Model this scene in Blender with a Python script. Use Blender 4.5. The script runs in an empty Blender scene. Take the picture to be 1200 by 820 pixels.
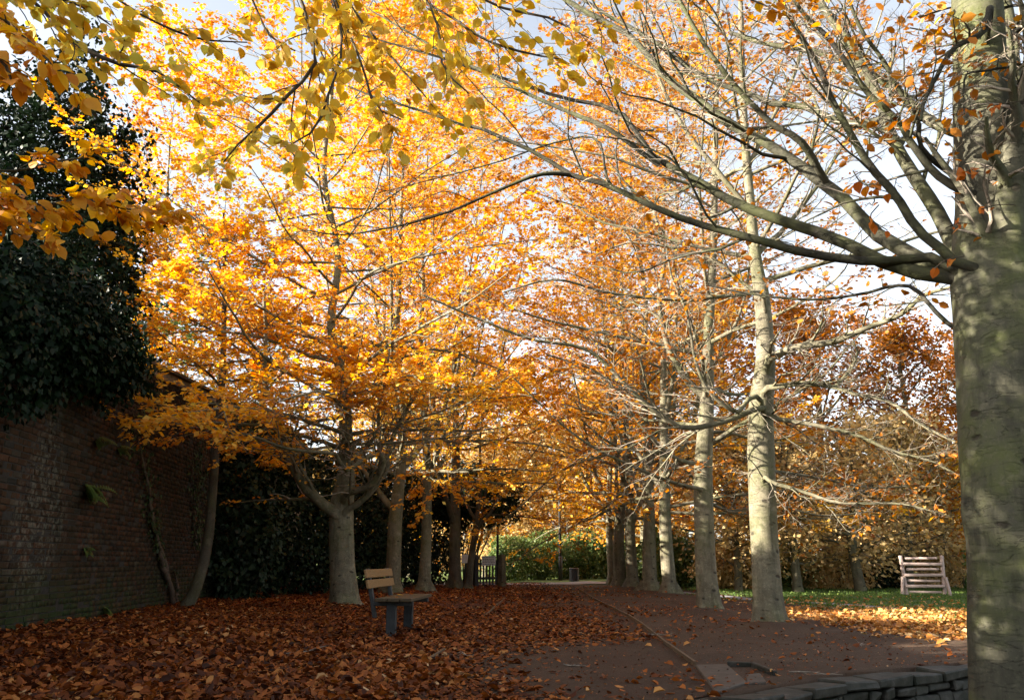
import bpy, math
import numpy as np
from math import radians, sin, cos, pi
import mathutils

# ------------------------------------------------------------------ camera, world, sun, exposure
scene = bpy.context.scene
COL = scene.collection
FPX, CX, CY, CAMZ = 951.0, 600.0, 410.0, 0.92
PITCH = math.atan(247 / FPX)
cam_d = bpy.data.cameras.new('camera'); cam = bpy.data.objects.new('camera', cam_d); COL.objects.link(cam)
cam.location = (0, 0, CAMZ); cam.rotation_euler = (radians(90) + PITCH, 0, 0)
cam_d.sensor_width = 36; cam_d.lens = FPX / 1200 * 36; cam_d.clip_end = 2000; cam_d.clip_start = 0.05
scene.camera = cam
SUN_EL, SUN_DIR = radians(20.5), (0.972, 0.235)
world = bpy.data.worlds.new("World"); scene.world = world; world.use_nodes = True
wn = world.node_tree.nodes; wl = world.node_tree.links
sky = wn.new('ShaderNodeTexSky'); sky.sky_type = 'NISHITA'; sky.sun_disc = False
sky.sun_elevation = SUN_EL; sky.sun_rotation = math.atan2(-SUN_DIR[0], -SUN_DIR[1])
sky.dust_density = 2.0; sky.air_density = 1.0; sky.ozone_density = 1.0
bg = wn['Background']; bg.inputs['Strength'].default_value = 0.075
hsv = wn.new('ShaderNodeHueSaturation'); hsv.inputs['Saturation'].default_value = 0.42; hsv.inputs['Value'].default_value = 1.0   # thin high haze whitens the blue
wl.new(sky.outputs[0], hsv.inputs['Color']); wl.new(hsv.outputs[0], bg.inputs[0])
sd = bpy.data.lights.new('sun', 'SUN'); sd.energy = 5.0; sd.angle = radians(0.5); sd.color = (1.0, 0.90, 0.76)
sun = bpy.data.objects.new('sun', sd); COL.objects.link(sun)
sv = mathutils.Vector((SUN_DIR[0] * cos(SUN_EL), SUN_DIR[1] * cos(SUN_EL), -sin(SUN_EL)))
sun.rotation_euler = sv.to_track_quat('-Z', 'Y').to_euler(); sun.location = (-20, -5, 20)
scene.view_settings.view_transform = 'Standard'; scene.view_settings.look = 'None'
scene.view_settings.exposure = 2.5; scene.view_settings.gamma = 1
try:
    scene.cycles.max_bounces = 6; scene.cycles.diffuse_bounces = 3; scene.cycles.transmission_bounces = 3
    scene.cycles.glossy_bounces = 1; scene.cycles.caustics_reflective = False; scene.cycles.caustics_refractive = False
except Exception:
    pass

# ------------------------------------------------------------------ surveying: photo pixel + distance -> place
def PY(px, py, Y):
    x = (px - CX) / FPX; y = -(py - CY) / FPX
    fy = cos(PITCH) - y * sin(PITCH); fz = sin(PITCH) + y * cos(PITCH)
    t = Y / fy
    return (x * t, Y, CAMZ + fz * t)
def G(px, py, z=0.0):
    x = (px - CX) / FPX; y = -(py - CY) / FPX
    fy = cos(PITCH) - y * sin(PITCH); fz = sin(PITCH) + y * cos(PITCH)
    t = (z - CAMZ) / fz
    return (x * t, fy * t)
def PL(pts, Y0, Y1):
    n = len(pts)
    return np.array([PY(p[0], p[1], Y0 + (Y1 - Y0) * i / max(1, n - 1)) for i, p in enumerate(pts)])

# ------------------------------------------------------------------ mesh helpers
def link(o, parent=None, label=None, cat=None, group=None, kind=None):
    COL.objects.link(o)
    if parent is not None: o.parent = parent
    if label: o['label'] = label
    if cat: o['category'] = cat
    if group: o['group'] = group
    if kind: o['kind'] = kind
    return o
def empty(name, loc, label, cat, group=None, rz=0):
    o = bpy.data.objects.new(name, None); o.location = loc; o.rotation_euler = (0, 0, rz)
    return link(o, None, label, cat, group)
def mesh_np(name, V, F, attrs=None, smooth=False, uv=None):
    """V (n,3), F (m,k) uniform faces"""
    me = bpy.data.meshes.new(name)
    V = np.ascontiguousarray(V, np.float32); F = np.ascontiguousarray(F, np.int32)
    m, k = F.shape
    me.vertices.add(len(V)); me.vertices.foreach_set('co', V.ravel())
    me.loops.add(m * k); me.loops.foreach_set('vertex_index', F.ravel())
    me.polygons.add(m); me.polygons.foreach_set('loop_start', np.arange(m, dtype=np.int32) * k)
    me.polygons.foreach_set('loop_total', np.full(m, k, np.int32))
    if smooth: me.polygons.foreach_set('use_smooth', np.ones(m, bool))
    me.update(calc_edges=True)
    for an, av in (attrs or {}).items():
        a = me.attributes.new(an, 'FLOAT', 'FACE'); a.data.foreach_set('value', np.ascontiguousarray(av, np.float32))
    if uv is not None:
        u = me.uv_layers.new(name='UVMap'); u.data.foreach_set('uv', np.ascontiguousarray(uv[F.ravel()], np.float32).ravel())
    return me
def obj(name, me, mat, parent=None, **kw):
    if mat is not None and not me.materials: me.materials.append(mat)
    return link(bpy.data.objects.new(name, me), parent, **kw)
class MB:
    def __init__(s): s.V = []; s.F = []; s.n = 0
    def add(s, V, F):
        V = np.asarray(V, float); s.V.append(V); s.F += [tuple(i + s.n for i in f) for f in F]; s.n += len(V)
    def hexa(s, c):  # 8 corners: bottom 4 ccw, top 4 ccw
        s.add(c, [(3, 2, 1, 0), (4, 5, 6, 7), (0, 1, 5, 4), (1, 2, 6, 5), (2, 3, 7, 6), (3, 0, 4, 7)])
    def box(s, c, d, rz=0.0, tilt=0.0, jit=0.0, rng=None):
        x, y, z = [k / 2 for k in d]
        P = np.array([(-x, -y, -z), (x, -y, -z), (x, y, -z), (-x, y, -z), (-x, -y, z), (x, -y, z), (x, y, z), (-x, y, z)])
        if jit: P = P + rng.uniform(-jit, jit, P.shape)
        ct, st = cos(tilt), sin(tilt)   # tilt about local Y
        P = P @ np.array([[ct, 0, -st], [0, 1, 0], [st, 0, ct]])
        cz, sz = cos(rz), sin(rz)
        P = P @ np.array([[cz, sz, 0], [-sz, cz, 0], [0, 0, 1]])
        s.hexa(P + np.array(c))
    def tube(s, pts, rad, S=10, cap=True):
        V, F = tubes(np.array([pts], float), np.array([rad], float), S)
        n = s.n; K = len(pts)
        s.add(V, [tuple(f) for f in F])
        if cap:
            s.F.append(tuple(n + i for i in range(S))[::-1]); s.F.append(tuple(n + (K - 1) * S + i for i in range(S)))
    def build(s, name, mat, parent=None, smooth=False, bevel=0, **kw):
        me = bpy.data.meshes.new(name); me.from_pydata(np.concatenate(s.V).tolist(), [], s.F); me.update()
        if smooth:
            for p in me.polygons: p.use_smooth = True
        if bevel:
            import bmesh
            bm = bmesh.new(); bm.from_mesh(me)
            bmesh.ops.bevel(bm, geom=list(bm.edges), offset=bevel, segments=1, affect='EDGES'); bm.to_mesh(me); bm.free()
        me.materials.append(mat)
        return link(bpy.data.objects.new(name, me), parent, **kw)
def norm(v): return v / np.maximum(np.linalg.norm(v, axis=-1, keepdims=True), 1e-9)
ZUP = np.array([0, 0, 1.0])
def tubes(P, R, S=3):
    """P (N,K,3), R (N,K) -> vertices, quads"""
    N, K, _ = P.shape
    T = norm(np.gradient(P, axis=1))
    ref = np.where(np.abs(T[:, :1, 2:3]) > .9, np.array([1.0, 0, 0]), ZUP)
    A = norm(np.cross(T, ref)); B = np.cross(T, A)
    a = np.arange(S) * 2 * pi / S
    V = P[:, :, None] + R[:, :, None, None] * (A[:, :, None] * np.cos(a)[:, None] + B[:, :, None] * np.sin(a)[:, None])
    n, k, s = np.meshgrid(np.arange(N), np.arange(K - 1), np.arange(S), indexing='ij')
    b = n * K * S + k * S; s2 = (s + 1) % S
    F = np.stack([b + s, b + s2, b + S + s2, b + S + s], -1).reshape(-1, 4)
    return V.reshape(-1, 3), F
def resample(pts, rad, K):
    pts = np.asarray(pts, float); rad = np.asarray(rad, float)
    n = len(pts); ext = np.concatenate([[2 * pts[0] - pts[1]], pts, [2 * pts[-1] - pts[-2]]])
    seg = np.r_[0, np.cumsum(np.linalg.norm(np.diff(pts, axis=0), axis=1))]
    u = np.interp(np.linspace(0, seg[-1], K), seg, np.arange(n)); i = np.minimum(u.astype(int), n - 2); f = (u - i)[:, None]
    p0, p1, p2, p3 = ext[i], ext[i + 1], ext[i + 2], ext[i + 3]
    P = .5 * (2 * p1 + (p2 - p0) * f + (2 * p0 - 5 * p1 + 4 * p2 - p3) * f ** 2 + (3 * p1 - p0 - 3 * p2 + p3) * f ** 3)
    return P, np.interp(u, np.arange(n), rad)
def noise3(p, sc=1.0, seed=0):
    r = np.random.default_rng(seed + 77); out = 0
    for k in range(7):
        w = r.normal(size=3) * sc * (1 + k * .45); out = out + np.sin(p @ w + r.uniform(0, 6.28)) / (1 + k * .3)
    return out / 2.6

# ------------------------------------------------------------------ growth
def spawn(P, R, cnt, t0, t1, ratio, ang, rng, up=0.0, K=5, flat=.75, grav=0.0, noise=.18, rf=.45, rmin=.0015, taper=.45, stratified=True):
    N, Kp = P.shape[:2]
    PLn = np.linalg.norm(np.diff(P, axis=1), axis=2).sum(1)
    cnt = np.broadcast_to(np.asarray(cnt), (N,)).astype(int)
    idx = np.repeat(np.arange(N), cnt); M = len(idx)
    k = np.arange(M) - np.repeat(np.cumsum(cnt) - cnt, cnt)
    t = t0 + (t1 - t0) * (k + rng.random(M)) / np.maximum(cnt[idx], 1)
    u = np.clip(t * (Kp - 1), 0, Kp - 1.001); i = u.astype(int); f = (u - i)[:, None]
    base = P[idx, i] * (1 - f) + P[idx, i + 1] * f
    T = norm(P[idx, i + 1] - P[idx, i])
    side = norm(np.cross(T, ZUP) + 1e-4) * np.where(k % 2 == 0, 1, -1)[:, None]
    q = rng.normal(size=(M, 3)); q = norm(q - (q * T).sum(1, keepdims=True) * T)
    s = norm(flat * side + (1 - flat) * q)
    a = (ang * rng.uniform(.7, 1.25, M))[:, None]
    d = norm(np.cos(a) * T + np.sin(a) * s + ZUP * up)
    L = ratio * PLn[idx] * rng.uniform(.55, 1.25, M) * (1 - .55 * t)
    r0 = np.maximum((R[idx, i] * (1 - f[:, 0]) + R[idx, i + 1] * f[:, 0]) * rf, rmin)
    pts = [base]; p = base; st = (L / (K - 1))[:, None]
    for j in range(K - 1):
        d = norm(d + rng.normal(size=(M, 3)) * noise + ZUP * grav)
        p = p + d * st; pts.append(p)
    return np.stack(pts, 1), r0[:, None] * np.linspace(1, taper, K)[None]
SX = {}
TPL = {
 'far': (np.array([(0, 0, 0), (.5, .36, .06), (1, 0, -.04), (.5, -.36, .06)]), np.array([(0, 2, 1), (0, 3, 2)])),
 'mid': (np.array([(0, 0, 0), (.3, .3, .05), (.72, .26, .03), (1, 0, -.06), (.72, -.26, .03), (.3, -.3, .05)]), np.array([(0, 2, 1), (0, 3, 2), (0, 5, 4), (0, 4, 3)])),
 'near': (np.array([(0, 0, 0), (.16, 0, 0), (.5, 0, -.02), (.8, 0, -.05), (1, 0, -.12), (.28, .22, .05), (.52, .32, .06), (.78, .22, .02), (.28, -.22, .05), (.52, -.32, .06), (.78, -.22, .02)]),
          np.array([(1, 2, 5), (2, 6, 5), (2, 3, 6), (3, 7, 6), (3, 4, 7), (1, 8, 2), (2, 8, 9), (2, 9, 3), (3, 9, 10), (3, 10, 4)])),
}
def leaf_arrays(pos, along, nrm, size, rnd, kind='far', curl=None):
    tv, tf = TPL[kind]
    along = norm(along); side = norm(np.cross(nrm, along)); nn = np.cross(along, side)
    c = np.ones(len(pos)) if curl is None else curl
    V = pos[:, None] + size[:, None, None] * (tv[None, :, 0:1] * along[:, None] + tv[None, :, 1:2] * side[:, None]
        + (tv[None, :, 2:3] * c[:, None, None]) * nn[:, None])
    F = tf[None] + (np.arange(len(pos)) * len(tv))[:, None, None]
    uv = np.tile(tv[:, :2], (len(pos), 1))
    return V.reshape(-1, 3), F.reshape(-1, 3), np.repeat(rnd, len(tf)), uv
def twig_leaves(P, n, rng, size=.085, spread=1.0, droop=.15, tiltn=.42, t0=.1, thr=None, nsc=.9, seed=0, jitter=.03):
    M, K = P.shape[:2]
    idx = np.repeat(np.arange(M), n)
    t = t0 + (1.02 - t0) * rng.random(len(idx)); u = np.clip(t * (K - 1), 0, K - 1.001); i = u.astype(int); f = (u - i)[:, None]
    pos = P[idx, i] * (1 - f) + P[idx, i + 1] * f
    T = norm(P[idx, i + 1] - P[idx, i]); side = norm(np.cross(T, ZUP) + 1e-4) * rng.choice([-1, 1], len(idx))[:, None]
    along = norm(T * .7 + side * spread * rng.uniform(.3, 1.3, len(idx))[:, None] - ZUP * droop + rng.normal(size=T.shape) * .25)
    nrm = norm(ZUP + rng.normal(size=T.shape) * tiltn)
    pos = pos + rng.normal(size=pos.shape) * jitter
    cl = noise3(pos, nsc, seed)
    if thr is not None:
        k = cl + rng.normal(size=len(cl)) * .25 > thr
        pos, along, nrm, cl = pos[k], along[k], nrm[k], cl[k]
    s = size * rng.uniform(.5, 1.3, len(pos))
    rnd = np.clip(.5 + .22 * noise3(pos, nsc * .6, seed + 5) + rng.normal(size=len(pos)) * .17, 0, 1)
    return pos, along, nrm, s, rnd

# ------------------------------------------------------------------ materials
def newmat(name):
    m = bpy.data.materials.new(name); m.use_nodes = True
    nt = m.node_tree; b = nt.nodes['Principled BSDF']; return m, nt, b
def nd(nt, t, **kw):
    n = nt.nodes.new(t)
    for k, v in kw.items(): setattr(n, k, v)
    return n
def ramp(nt, stops, fac):
    r = nd(nt, 'ShaderNodeValToRGB'); e = r.color_ramp.elements
    while len(e) < len(stops): e.new(.5)
    for el, (p, c) in zip(e, stops): el.position = p; el.color = (*c, 1)
    nt.links.new(fac, r.inputs[0]); return r
def noise(nt, scale, detail=4, rough=.55, vec=None, dist=0):
    n = nd(nt, 'ShaderNodeTexNoise'); n.inputs['Scale'].default_value = scale; n.inputs['Detail'].default_value = detail
    n.inputs['Roughness'].default_value = rough; n.inputs['Distortion'].default_value = dist
    if vec is not None: nt.links.new(vec, n.inputs['Vector'])
    return n
def mathn(nt, op, a, b=None):
    n = nd(nt, 'ShaderNodeMath', operation=op)
    for i, v in enumerate((a, b)):
        if v is None: continue
        if isinstance(v, (int, float)): n.inputs[i].default_value = v
        else: nt.links.new(v, n.inputs[i])
    return n.outputs[0]
def mixc(nt, fac, a, b, mode='MIX'):
    n = nd(nt, 'ShaderNodeMix', data_type='RGBA', blend_type=mode)
    for s, v in ((n.inputs[0], fac), (n.inputs[6], a), (n.inputs[7], b)):
        if isinstance(v, (int, float)): s.default_value = v
        elif isinstance(v, tuple): s.default_value = (*v, 1)
        else: nt.links.new(v, s)
    return n.outputs[2]
def bump(nt, b, h, strength=.3, dist=.02):
    n = nd(nt, 'ShaderNodeBump'); n.inputs['Strength'].default_value = strength; n.inputs['Distance'].default_value = dist
    nt.links.new(h, n.inputs['Height']); nt.links.new(n.outputs[0], b.inputs['Normal'])
def leafmat(name, stops, trans=.45, rough=.5, veins=False, spec=.2, boost=1.45):
    m, nt, b = newmat(name)
    a = nd(nt, 'ShaderNodeAttribute', attribute_name='rnd')
    if veins:   # separate leaves share meshes: their own random number picks the tint
        oi = nd(nt, 'ShaderNodeObjectInfo')
        fac = mathn(nt, 'ADD', mathn(nt, 'MULTIPLY', oi.outputs['Random'], .8), .1)
    else: fac = a.outputs['Fac']
    r = ramp(nt, stops, fac); col = r.outputs[0]
    tc = nd(nt, 'ShaderNodeTexCoord')
    n = noise(nt, 35 if not veins else 60, 3, .6, tc.outputs['Object'])
    dk = nd(nt, 'ShaderNodeHueSaturation'); dk.inputs['Value'].default_value = .45; nt.links.new(col, dk.inputs['Color'])
    col = mixc(nt, mathn(nt, 'MULTIPLY', n.outputs[0], .4), col, dk.outputs[0])
    if veins:
        uv = nd(nt, 'ShaderNodeUVMap'); sp = nd(nt, 'ShaderNodeSeparateXYZ'); nt.links.new(uv.outputs[0], sp.inputs[0])
        w = mathn(nt, 'SINE', mathn(nt, 'MULTIPLY', mathn(nt, 'SUBTRACT', sp.outputs[0], mathn(nt, 'MULTIPLY', mathn(nt, 'ABSOLUTE', sp.outputs[1]), .9)), 62))
        w = mathn(nt, 'POWER', mathn(nt, 'MAXIMUM', w, 0.0), 3.0)
        mid = mathn(nt, 'LESS_THAN', mathn(nt, 'ABSOLUTE', sp.outputs[1]), .018)
        col = mixc(nt, mathn(nt, 'MAXIMUM', mathn(nt, 'MULTIPLY', w, .35), mathn(nt, 'MULTIPLY', mid, .5)), col, (.16, .07, .01))
        bump(nt, b, w, .25, .002)
    nt.links.new(col, b.inputs['Base Color']); b.inputs['Roughness'].default_value = rough
    b.inputs['Specular IOR Level'].default_value = spec
    if trans > 0:
        tr = nd(nt, 'ShaderNodeBsdfTranslucent'); mx = nd(nt, 'ShaderNodeMixShader'); mx.inputs[0].default_value = trans
        hs = nd(nt, 'ShaderNodeHueSaturation'); hs.inputs['Saturation'].default_value = 1.1; hs.inputs['Value'].default_value = boost
        nt.links.new(col, hs.inputs['Color']); nt.links.new(hs.outputs[0], tr.inputs[0])
        nt.links.new(b.outputs[0], mx.inputs[1]); nt.links.new(tr.outputs[0], mx.inputs[2])
        nt.links.new(mx.outputs[0], nt.nodes['Material Output'].inputs['Surface'])
    return m
GOLD = [(0, (.50, .145, .015)), (.22, (.67, .265, .025)), (.45, (.77, .39, .05)), (.75, (.77, .53, .11)), (1, (.56, .53, .13))]
ORNG = [(0, (.28, .085, .014)), (.35, (.56, .22, .025)), (.65, (.70, .38, .045)), (1, (.74, .53, .12))]
RUSS = [(0, (.15, .045, .012)), (.4, (.34, .115, .018)), (.75, (.52, .21, .03)), (1, (.62, .36, .07))]
M = {}
M['leaf_gold'] = leafmat('golden_leaf', GOLD); M['leaf_orange'] = leafmat('orange_leaf', ORNG)
M['leaf_russet'] = leafmat('russet_leaf', RUSS, .4)
M['leaf_pale'] = leafmat('pale_golden_leaf', [(0, (.58, .28, .04)), (.4, (.66, .43, .07)), (.75, (.62, .48, .10)), (1, (.42, .45, .10))], .5)
M['leaf_near_gold'] = leafmat('near_golden_leaf', [(0, (.58, .28, .04)), (.4, (.66, .43, .07)), (.75, (.62, .48, .10)), (1, (.42, .45, .10))], .5, veins=True)
M['leaf_near_orange'] = leafmat('near_orange_leaf', [(0, (.5, .16, .015)), (.5, (.68, .30, .03)), (1, (.7, .42, .06))], .5, veins=True)
M['leaf_near_russet'] = leafmat('near_russet_leaf', [(0, (.36, .09, .02)), (.5, (.52, .15, .03)), (1, (.62, .25, .05))], .45, veins=True)
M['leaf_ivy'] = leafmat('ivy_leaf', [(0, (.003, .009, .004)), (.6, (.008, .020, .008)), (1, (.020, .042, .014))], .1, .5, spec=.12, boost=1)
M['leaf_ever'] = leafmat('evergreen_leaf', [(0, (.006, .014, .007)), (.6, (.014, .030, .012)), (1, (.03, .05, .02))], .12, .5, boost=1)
M['leaf_green'] = leafmat('green_leaf', [(0, (.03, .06, .018)), (.5, (.09, .14, .04)), (1, (.28, .30, .10))], .3, .4)
M['leaf_olive'] = leafmat('olive_leaf', [(0, (.16, .11, .045)), (.35, (.42, .29, .11)), (.7, (.66, .48, .23)), (1, (.66, .36, .12))], .35)
M['leaf_yellow'] = leafmat('yellow_leaf', [(0, (.4, .25, .03)), (.5, (.65, .42, .05)), (1, (.75, .55, .12))], .4)
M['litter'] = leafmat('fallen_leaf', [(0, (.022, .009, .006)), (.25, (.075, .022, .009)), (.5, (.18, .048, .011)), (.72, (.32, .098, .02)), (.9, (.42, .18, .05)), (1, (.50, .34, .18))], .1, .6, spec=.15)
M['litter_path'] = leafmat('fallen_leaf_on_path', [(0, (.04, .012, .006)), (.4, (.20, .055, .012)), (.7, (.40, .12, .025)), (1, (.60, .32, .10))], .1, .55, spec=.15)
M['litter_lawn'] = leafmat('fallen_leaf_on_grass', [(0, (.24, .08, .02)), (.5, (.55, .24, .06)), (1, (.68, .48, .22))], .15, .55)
M['leaf_vine'] = leafmat('wall_ivy_leaf', [(0, (.010, .020, .006)), (.6, (.028, .048, .014)), (1, (.07, .10, .03))], .15)
M['grass'] = leafmat('grass_blade', [(0, (.035, .07, .015)), (.5, (.08, .14, .028)), (1, (.17, .22, .05))], .3, .5)

def barkmat(name, c0, c1, moss=.5, knots=True, lit=1.0):
    m, nt, b = newmat(name); tc = nd(nt, 'ShaderNodeTexCoord'); v = tc.outputs['Object']
    n1 = noise(nt, 3.0, 6, .6, v); n2 = noise(nt, 22, 8, .7, v); spk = ramp(nt, [(.52, (0, 0, 0)), (.64, (1, 1, 1))], noise(nt, 38, 6, .75, v).outputs[0]).outputs[0]
    col = ramp(nt, [(.3, c0), (.7, c1)], n1.outputs[0]).outputs[0]
    mp = nd(nt, 'ShaderNodeMapping'); nt.links.new(v, mp.inputs[0]); mp.inputs['Scale'].default_value = (1.0, 1.0, 5.5)
    n3 = noise(nt, 2.2, 4, .55, mp.outputs[0], 1.2)
    wr = ramp(nt, [(.485, (0, 0, 0)), (.5, (1, 1, 1)), (.515, (0, 0, 0))], n3.outputs[0]).outputs[0]   # horizontal creases
    col = mixc(nt, mathn(nt, 'MULTIPLY', wr, .35), col, tuple(x * .45 for x in c0))
    ms = ramp(nt, [(.45, (0, 0, 0)), (.62, (1, 1, 1))], noise(nt, 1.6, 6, .7, v).outputs[0]).outputs[0]
    col = mixc(nt, mathn(nt, 'MULTIPLY', ms, moss), col, (.075, .085, .025))
    pale = ramp(nt, [(.56, (0, 0, 0)), (.66, (1, 1, 1))], noise(nt, 7, 5, .6, v).outputs[0]).outputs[0]
    col = mixc(nt, mathn(nt, 'MULTIPLY', pale, .35), col, tuple(min(1, x * 1.7) for x in c1))
    col = mixc(nt, mathn(nt, 'MULTIPLY', spk, .35), col, tuple(min(1, x * 1.5) for x in c1))
    mv = nd(nt, 'ShaderNodeMapping'); nt.links.new(v, mv.inputs[0]); mv.inputs['Scale'].default_value = (5, 5, .7)
    stn = ramp(nt, [(.5, (0, 0, 0)), (.68, (1, 1, 1))], noise(nt, 1.6, 6, .65, mv.outputs[0]).outputs[0]).outputs[0]
    col = mixc(nt, mathn(nt, 'MULTIPLY', stn, .6), col, tuple(x * .4 for x in c0))
    h = mathn(nt, 'ADD', mathn(nt, 'MULTIPLY', n2.outputs[0], .6), mathn(nt, 'MULTIPLY', wr, .9))
    if knots:
        vo = nd(nt, 'ShaderNodeTexVoronoi'); mp2 = nd(nt, 'ShaderNodeMapping'); nt.links.new(v, mp2.inputs[0]); mp2.inputs['Scale'].default_value = (1, 1, 1.7)
        nd2 = noise(nt, 6, 3, .5, mp2.outputs[0]); ad = nd(nt, 'ShaderNodeVectorMath', operation='MULTIPLY_ADD')
        nt.links.new(nd2.outputs[1], ad.inputs[0]); ad.inputs[1].default_value = (.12, .12, .12); nt.links.new(mp2.outputs[0], ad.inputs[2])
        nt.links.new(ad.outputs[0], vo.inputs['Vector']); vo.inputs['Scale'].default_value = 3.2; vo.inputs['Randomness'].default_value = 1
        kn = ramp(nt, [(.09, (1, 1, 1)), (.16, (0, 0, 0))], vo.outputs['Distance']).outputs[0]
        col = mixc(nt, mathn(nt, 'MULTIPLY', kn, .8), col, (.02, .015, .01))
        h = mathn(nt, 'SUBTRACT', h, mathn(nt, 'MULTIPLY', kn, 1.6))
    nt.links.new(col, b.inputs['Base Color']); b.inputs['Roughness'].default_value = .8; b.inputs['Specular IOR Level'].default_value = .25
    bump(nt, b, h, .6, .015); return m
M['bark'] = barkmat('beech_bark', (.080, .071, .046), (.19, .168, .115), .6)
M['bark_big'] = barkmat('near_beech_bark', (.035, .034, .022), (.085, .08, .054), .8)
M['bark_limb_shaded'] = barkmat('shaded_limb_bark', (.012, .011, .008), (.035, .032, .021), .5, False)  # darker copy of the bark: the shade on these limbs is put into the colour
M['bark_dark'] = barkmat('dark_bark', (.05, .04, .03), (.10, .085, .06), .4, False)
M['twig'] = barkmat('twig_bark', (.16, .13, .10), (.34, .29, .23), .08, False)
M['twig_dark'] = barkmat('dark_twig_bark', (.035, .027, .02), (.07, .055, .04), .2, False)

def plain(name, stops, scale=8, rough=.8, bmp=.3, dist=.01, stretch=None, spec=.3, metallic=0):
    m, nt, b = newmat(name); tc = nd(nt, 'ShaderNodeTexCoord'); v = tc.outputs['Object']
    if stretch:
        mp = nd(nt, 'ShaderNodeMapping'); nt.links.new(v, mp.inputs[0]); mp.inputs['Scale'].default_value = stretch; v = mp.outputs[0]
    n = noise(nt, scale, 7, .65, v)
    nt.links.new(ramp(nt, stops, n.outputs[0]).outputs[0], b.inputs['Base Color'])
    b.inputs['Roughness'].default_value = rough; b.inputs['Specular IOR Level'].default_value = spec; b.inputs['Metallic'].default_value = metallic
    if bmp: bump(nt, b, n.outputs[0], bmp, dist)
    return m
M['plank'] = plain('weathered_plank', [(.3, (.14, .075, .028)), (.7, (.27, .155, .06))], 10, .6, .3, .004, (6, 1, 14))
M['plank_seat'] = plain('seat_plank', [(.3, (.035, .027, .015)), (.55, (.075, .05, .025)), (.75, (.05, .06, .03))], 10, .65, .3, .004, (10, 1, 10))
M['post_dark'] = plain('dark_stained_timber', [(.3, (.022, .022, .022)), (.7, (.05, .052, .052))], 18, .6, .3, .004)
M['post_grey'] = plain('grey_bench_leg', [(.3, (.022, .024, .026)), (.7, (.042, .045, .047))], 18, .6, .3, .004)
M['metal_dark'] = plain('dark_metal', [(.3, (.015, .015, .016)), (.7, (.03, .03, .032))], 20, .45, .1, .002, spec=.5)
M['log'] = plain('bleached_log', [(.3, (.30, .22, .19)), (.7, (.52, .41, .36))], 12, .8, .4, .006, (1, 8, 8))
M['slab'] = plain('worn_paving_slab', [(.3, (.038, .028, .02)), (.7, (.085, .066, .052))], 9, .7, .5, .006)
M['edge'] = plain('path_edging_timber', [(.3, (.07, .045, .025)), (.7, (.14, .095, .055))], 12, .75, .4, .005)
M['stone'] = plain('mossy_stone', [(.32, (.006, .009, .004)), (.48, (.018, .018, .012)), (.6, (.035, .032, .026)), (.75, (.085, .08, .07))], 9, .7, .7, .012)
M['mortar'] = plain('sooty_mortar', [(.3, (.012, .011, .009)), (.7, (.035, .032, .027))], 12, .9, .6, .01)
M['coping'] = plain('dark_coping_tile', [(.3, (.04, .03, .025)), (.7, (.09, .065, .05))], 9, .8, .5, .008)
M['band'] = plain('pale_stone_band', [(.3, (.14, .10, .07)), (.7, (.26, .20, .14))], 6, .8, .5, .008)
M['sign'] = plain('white_sign_board', [(.3, (.55, .55, .56)), (.7, (.75, .75, .76))], 6, .5, 0)
M['ink'] = plain('sign_print', [(.3, (.03, .03, .05)), (.7, (.05, .05, .07))], 6, .5, 0)
M['ivy_stem'] = plain('ivy_stem_bark', [(.3, (.05, .035, .025)), (.7, (.13, .095, .07))], 14, .85, .8, .012, (5, 5, 1))

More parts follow.
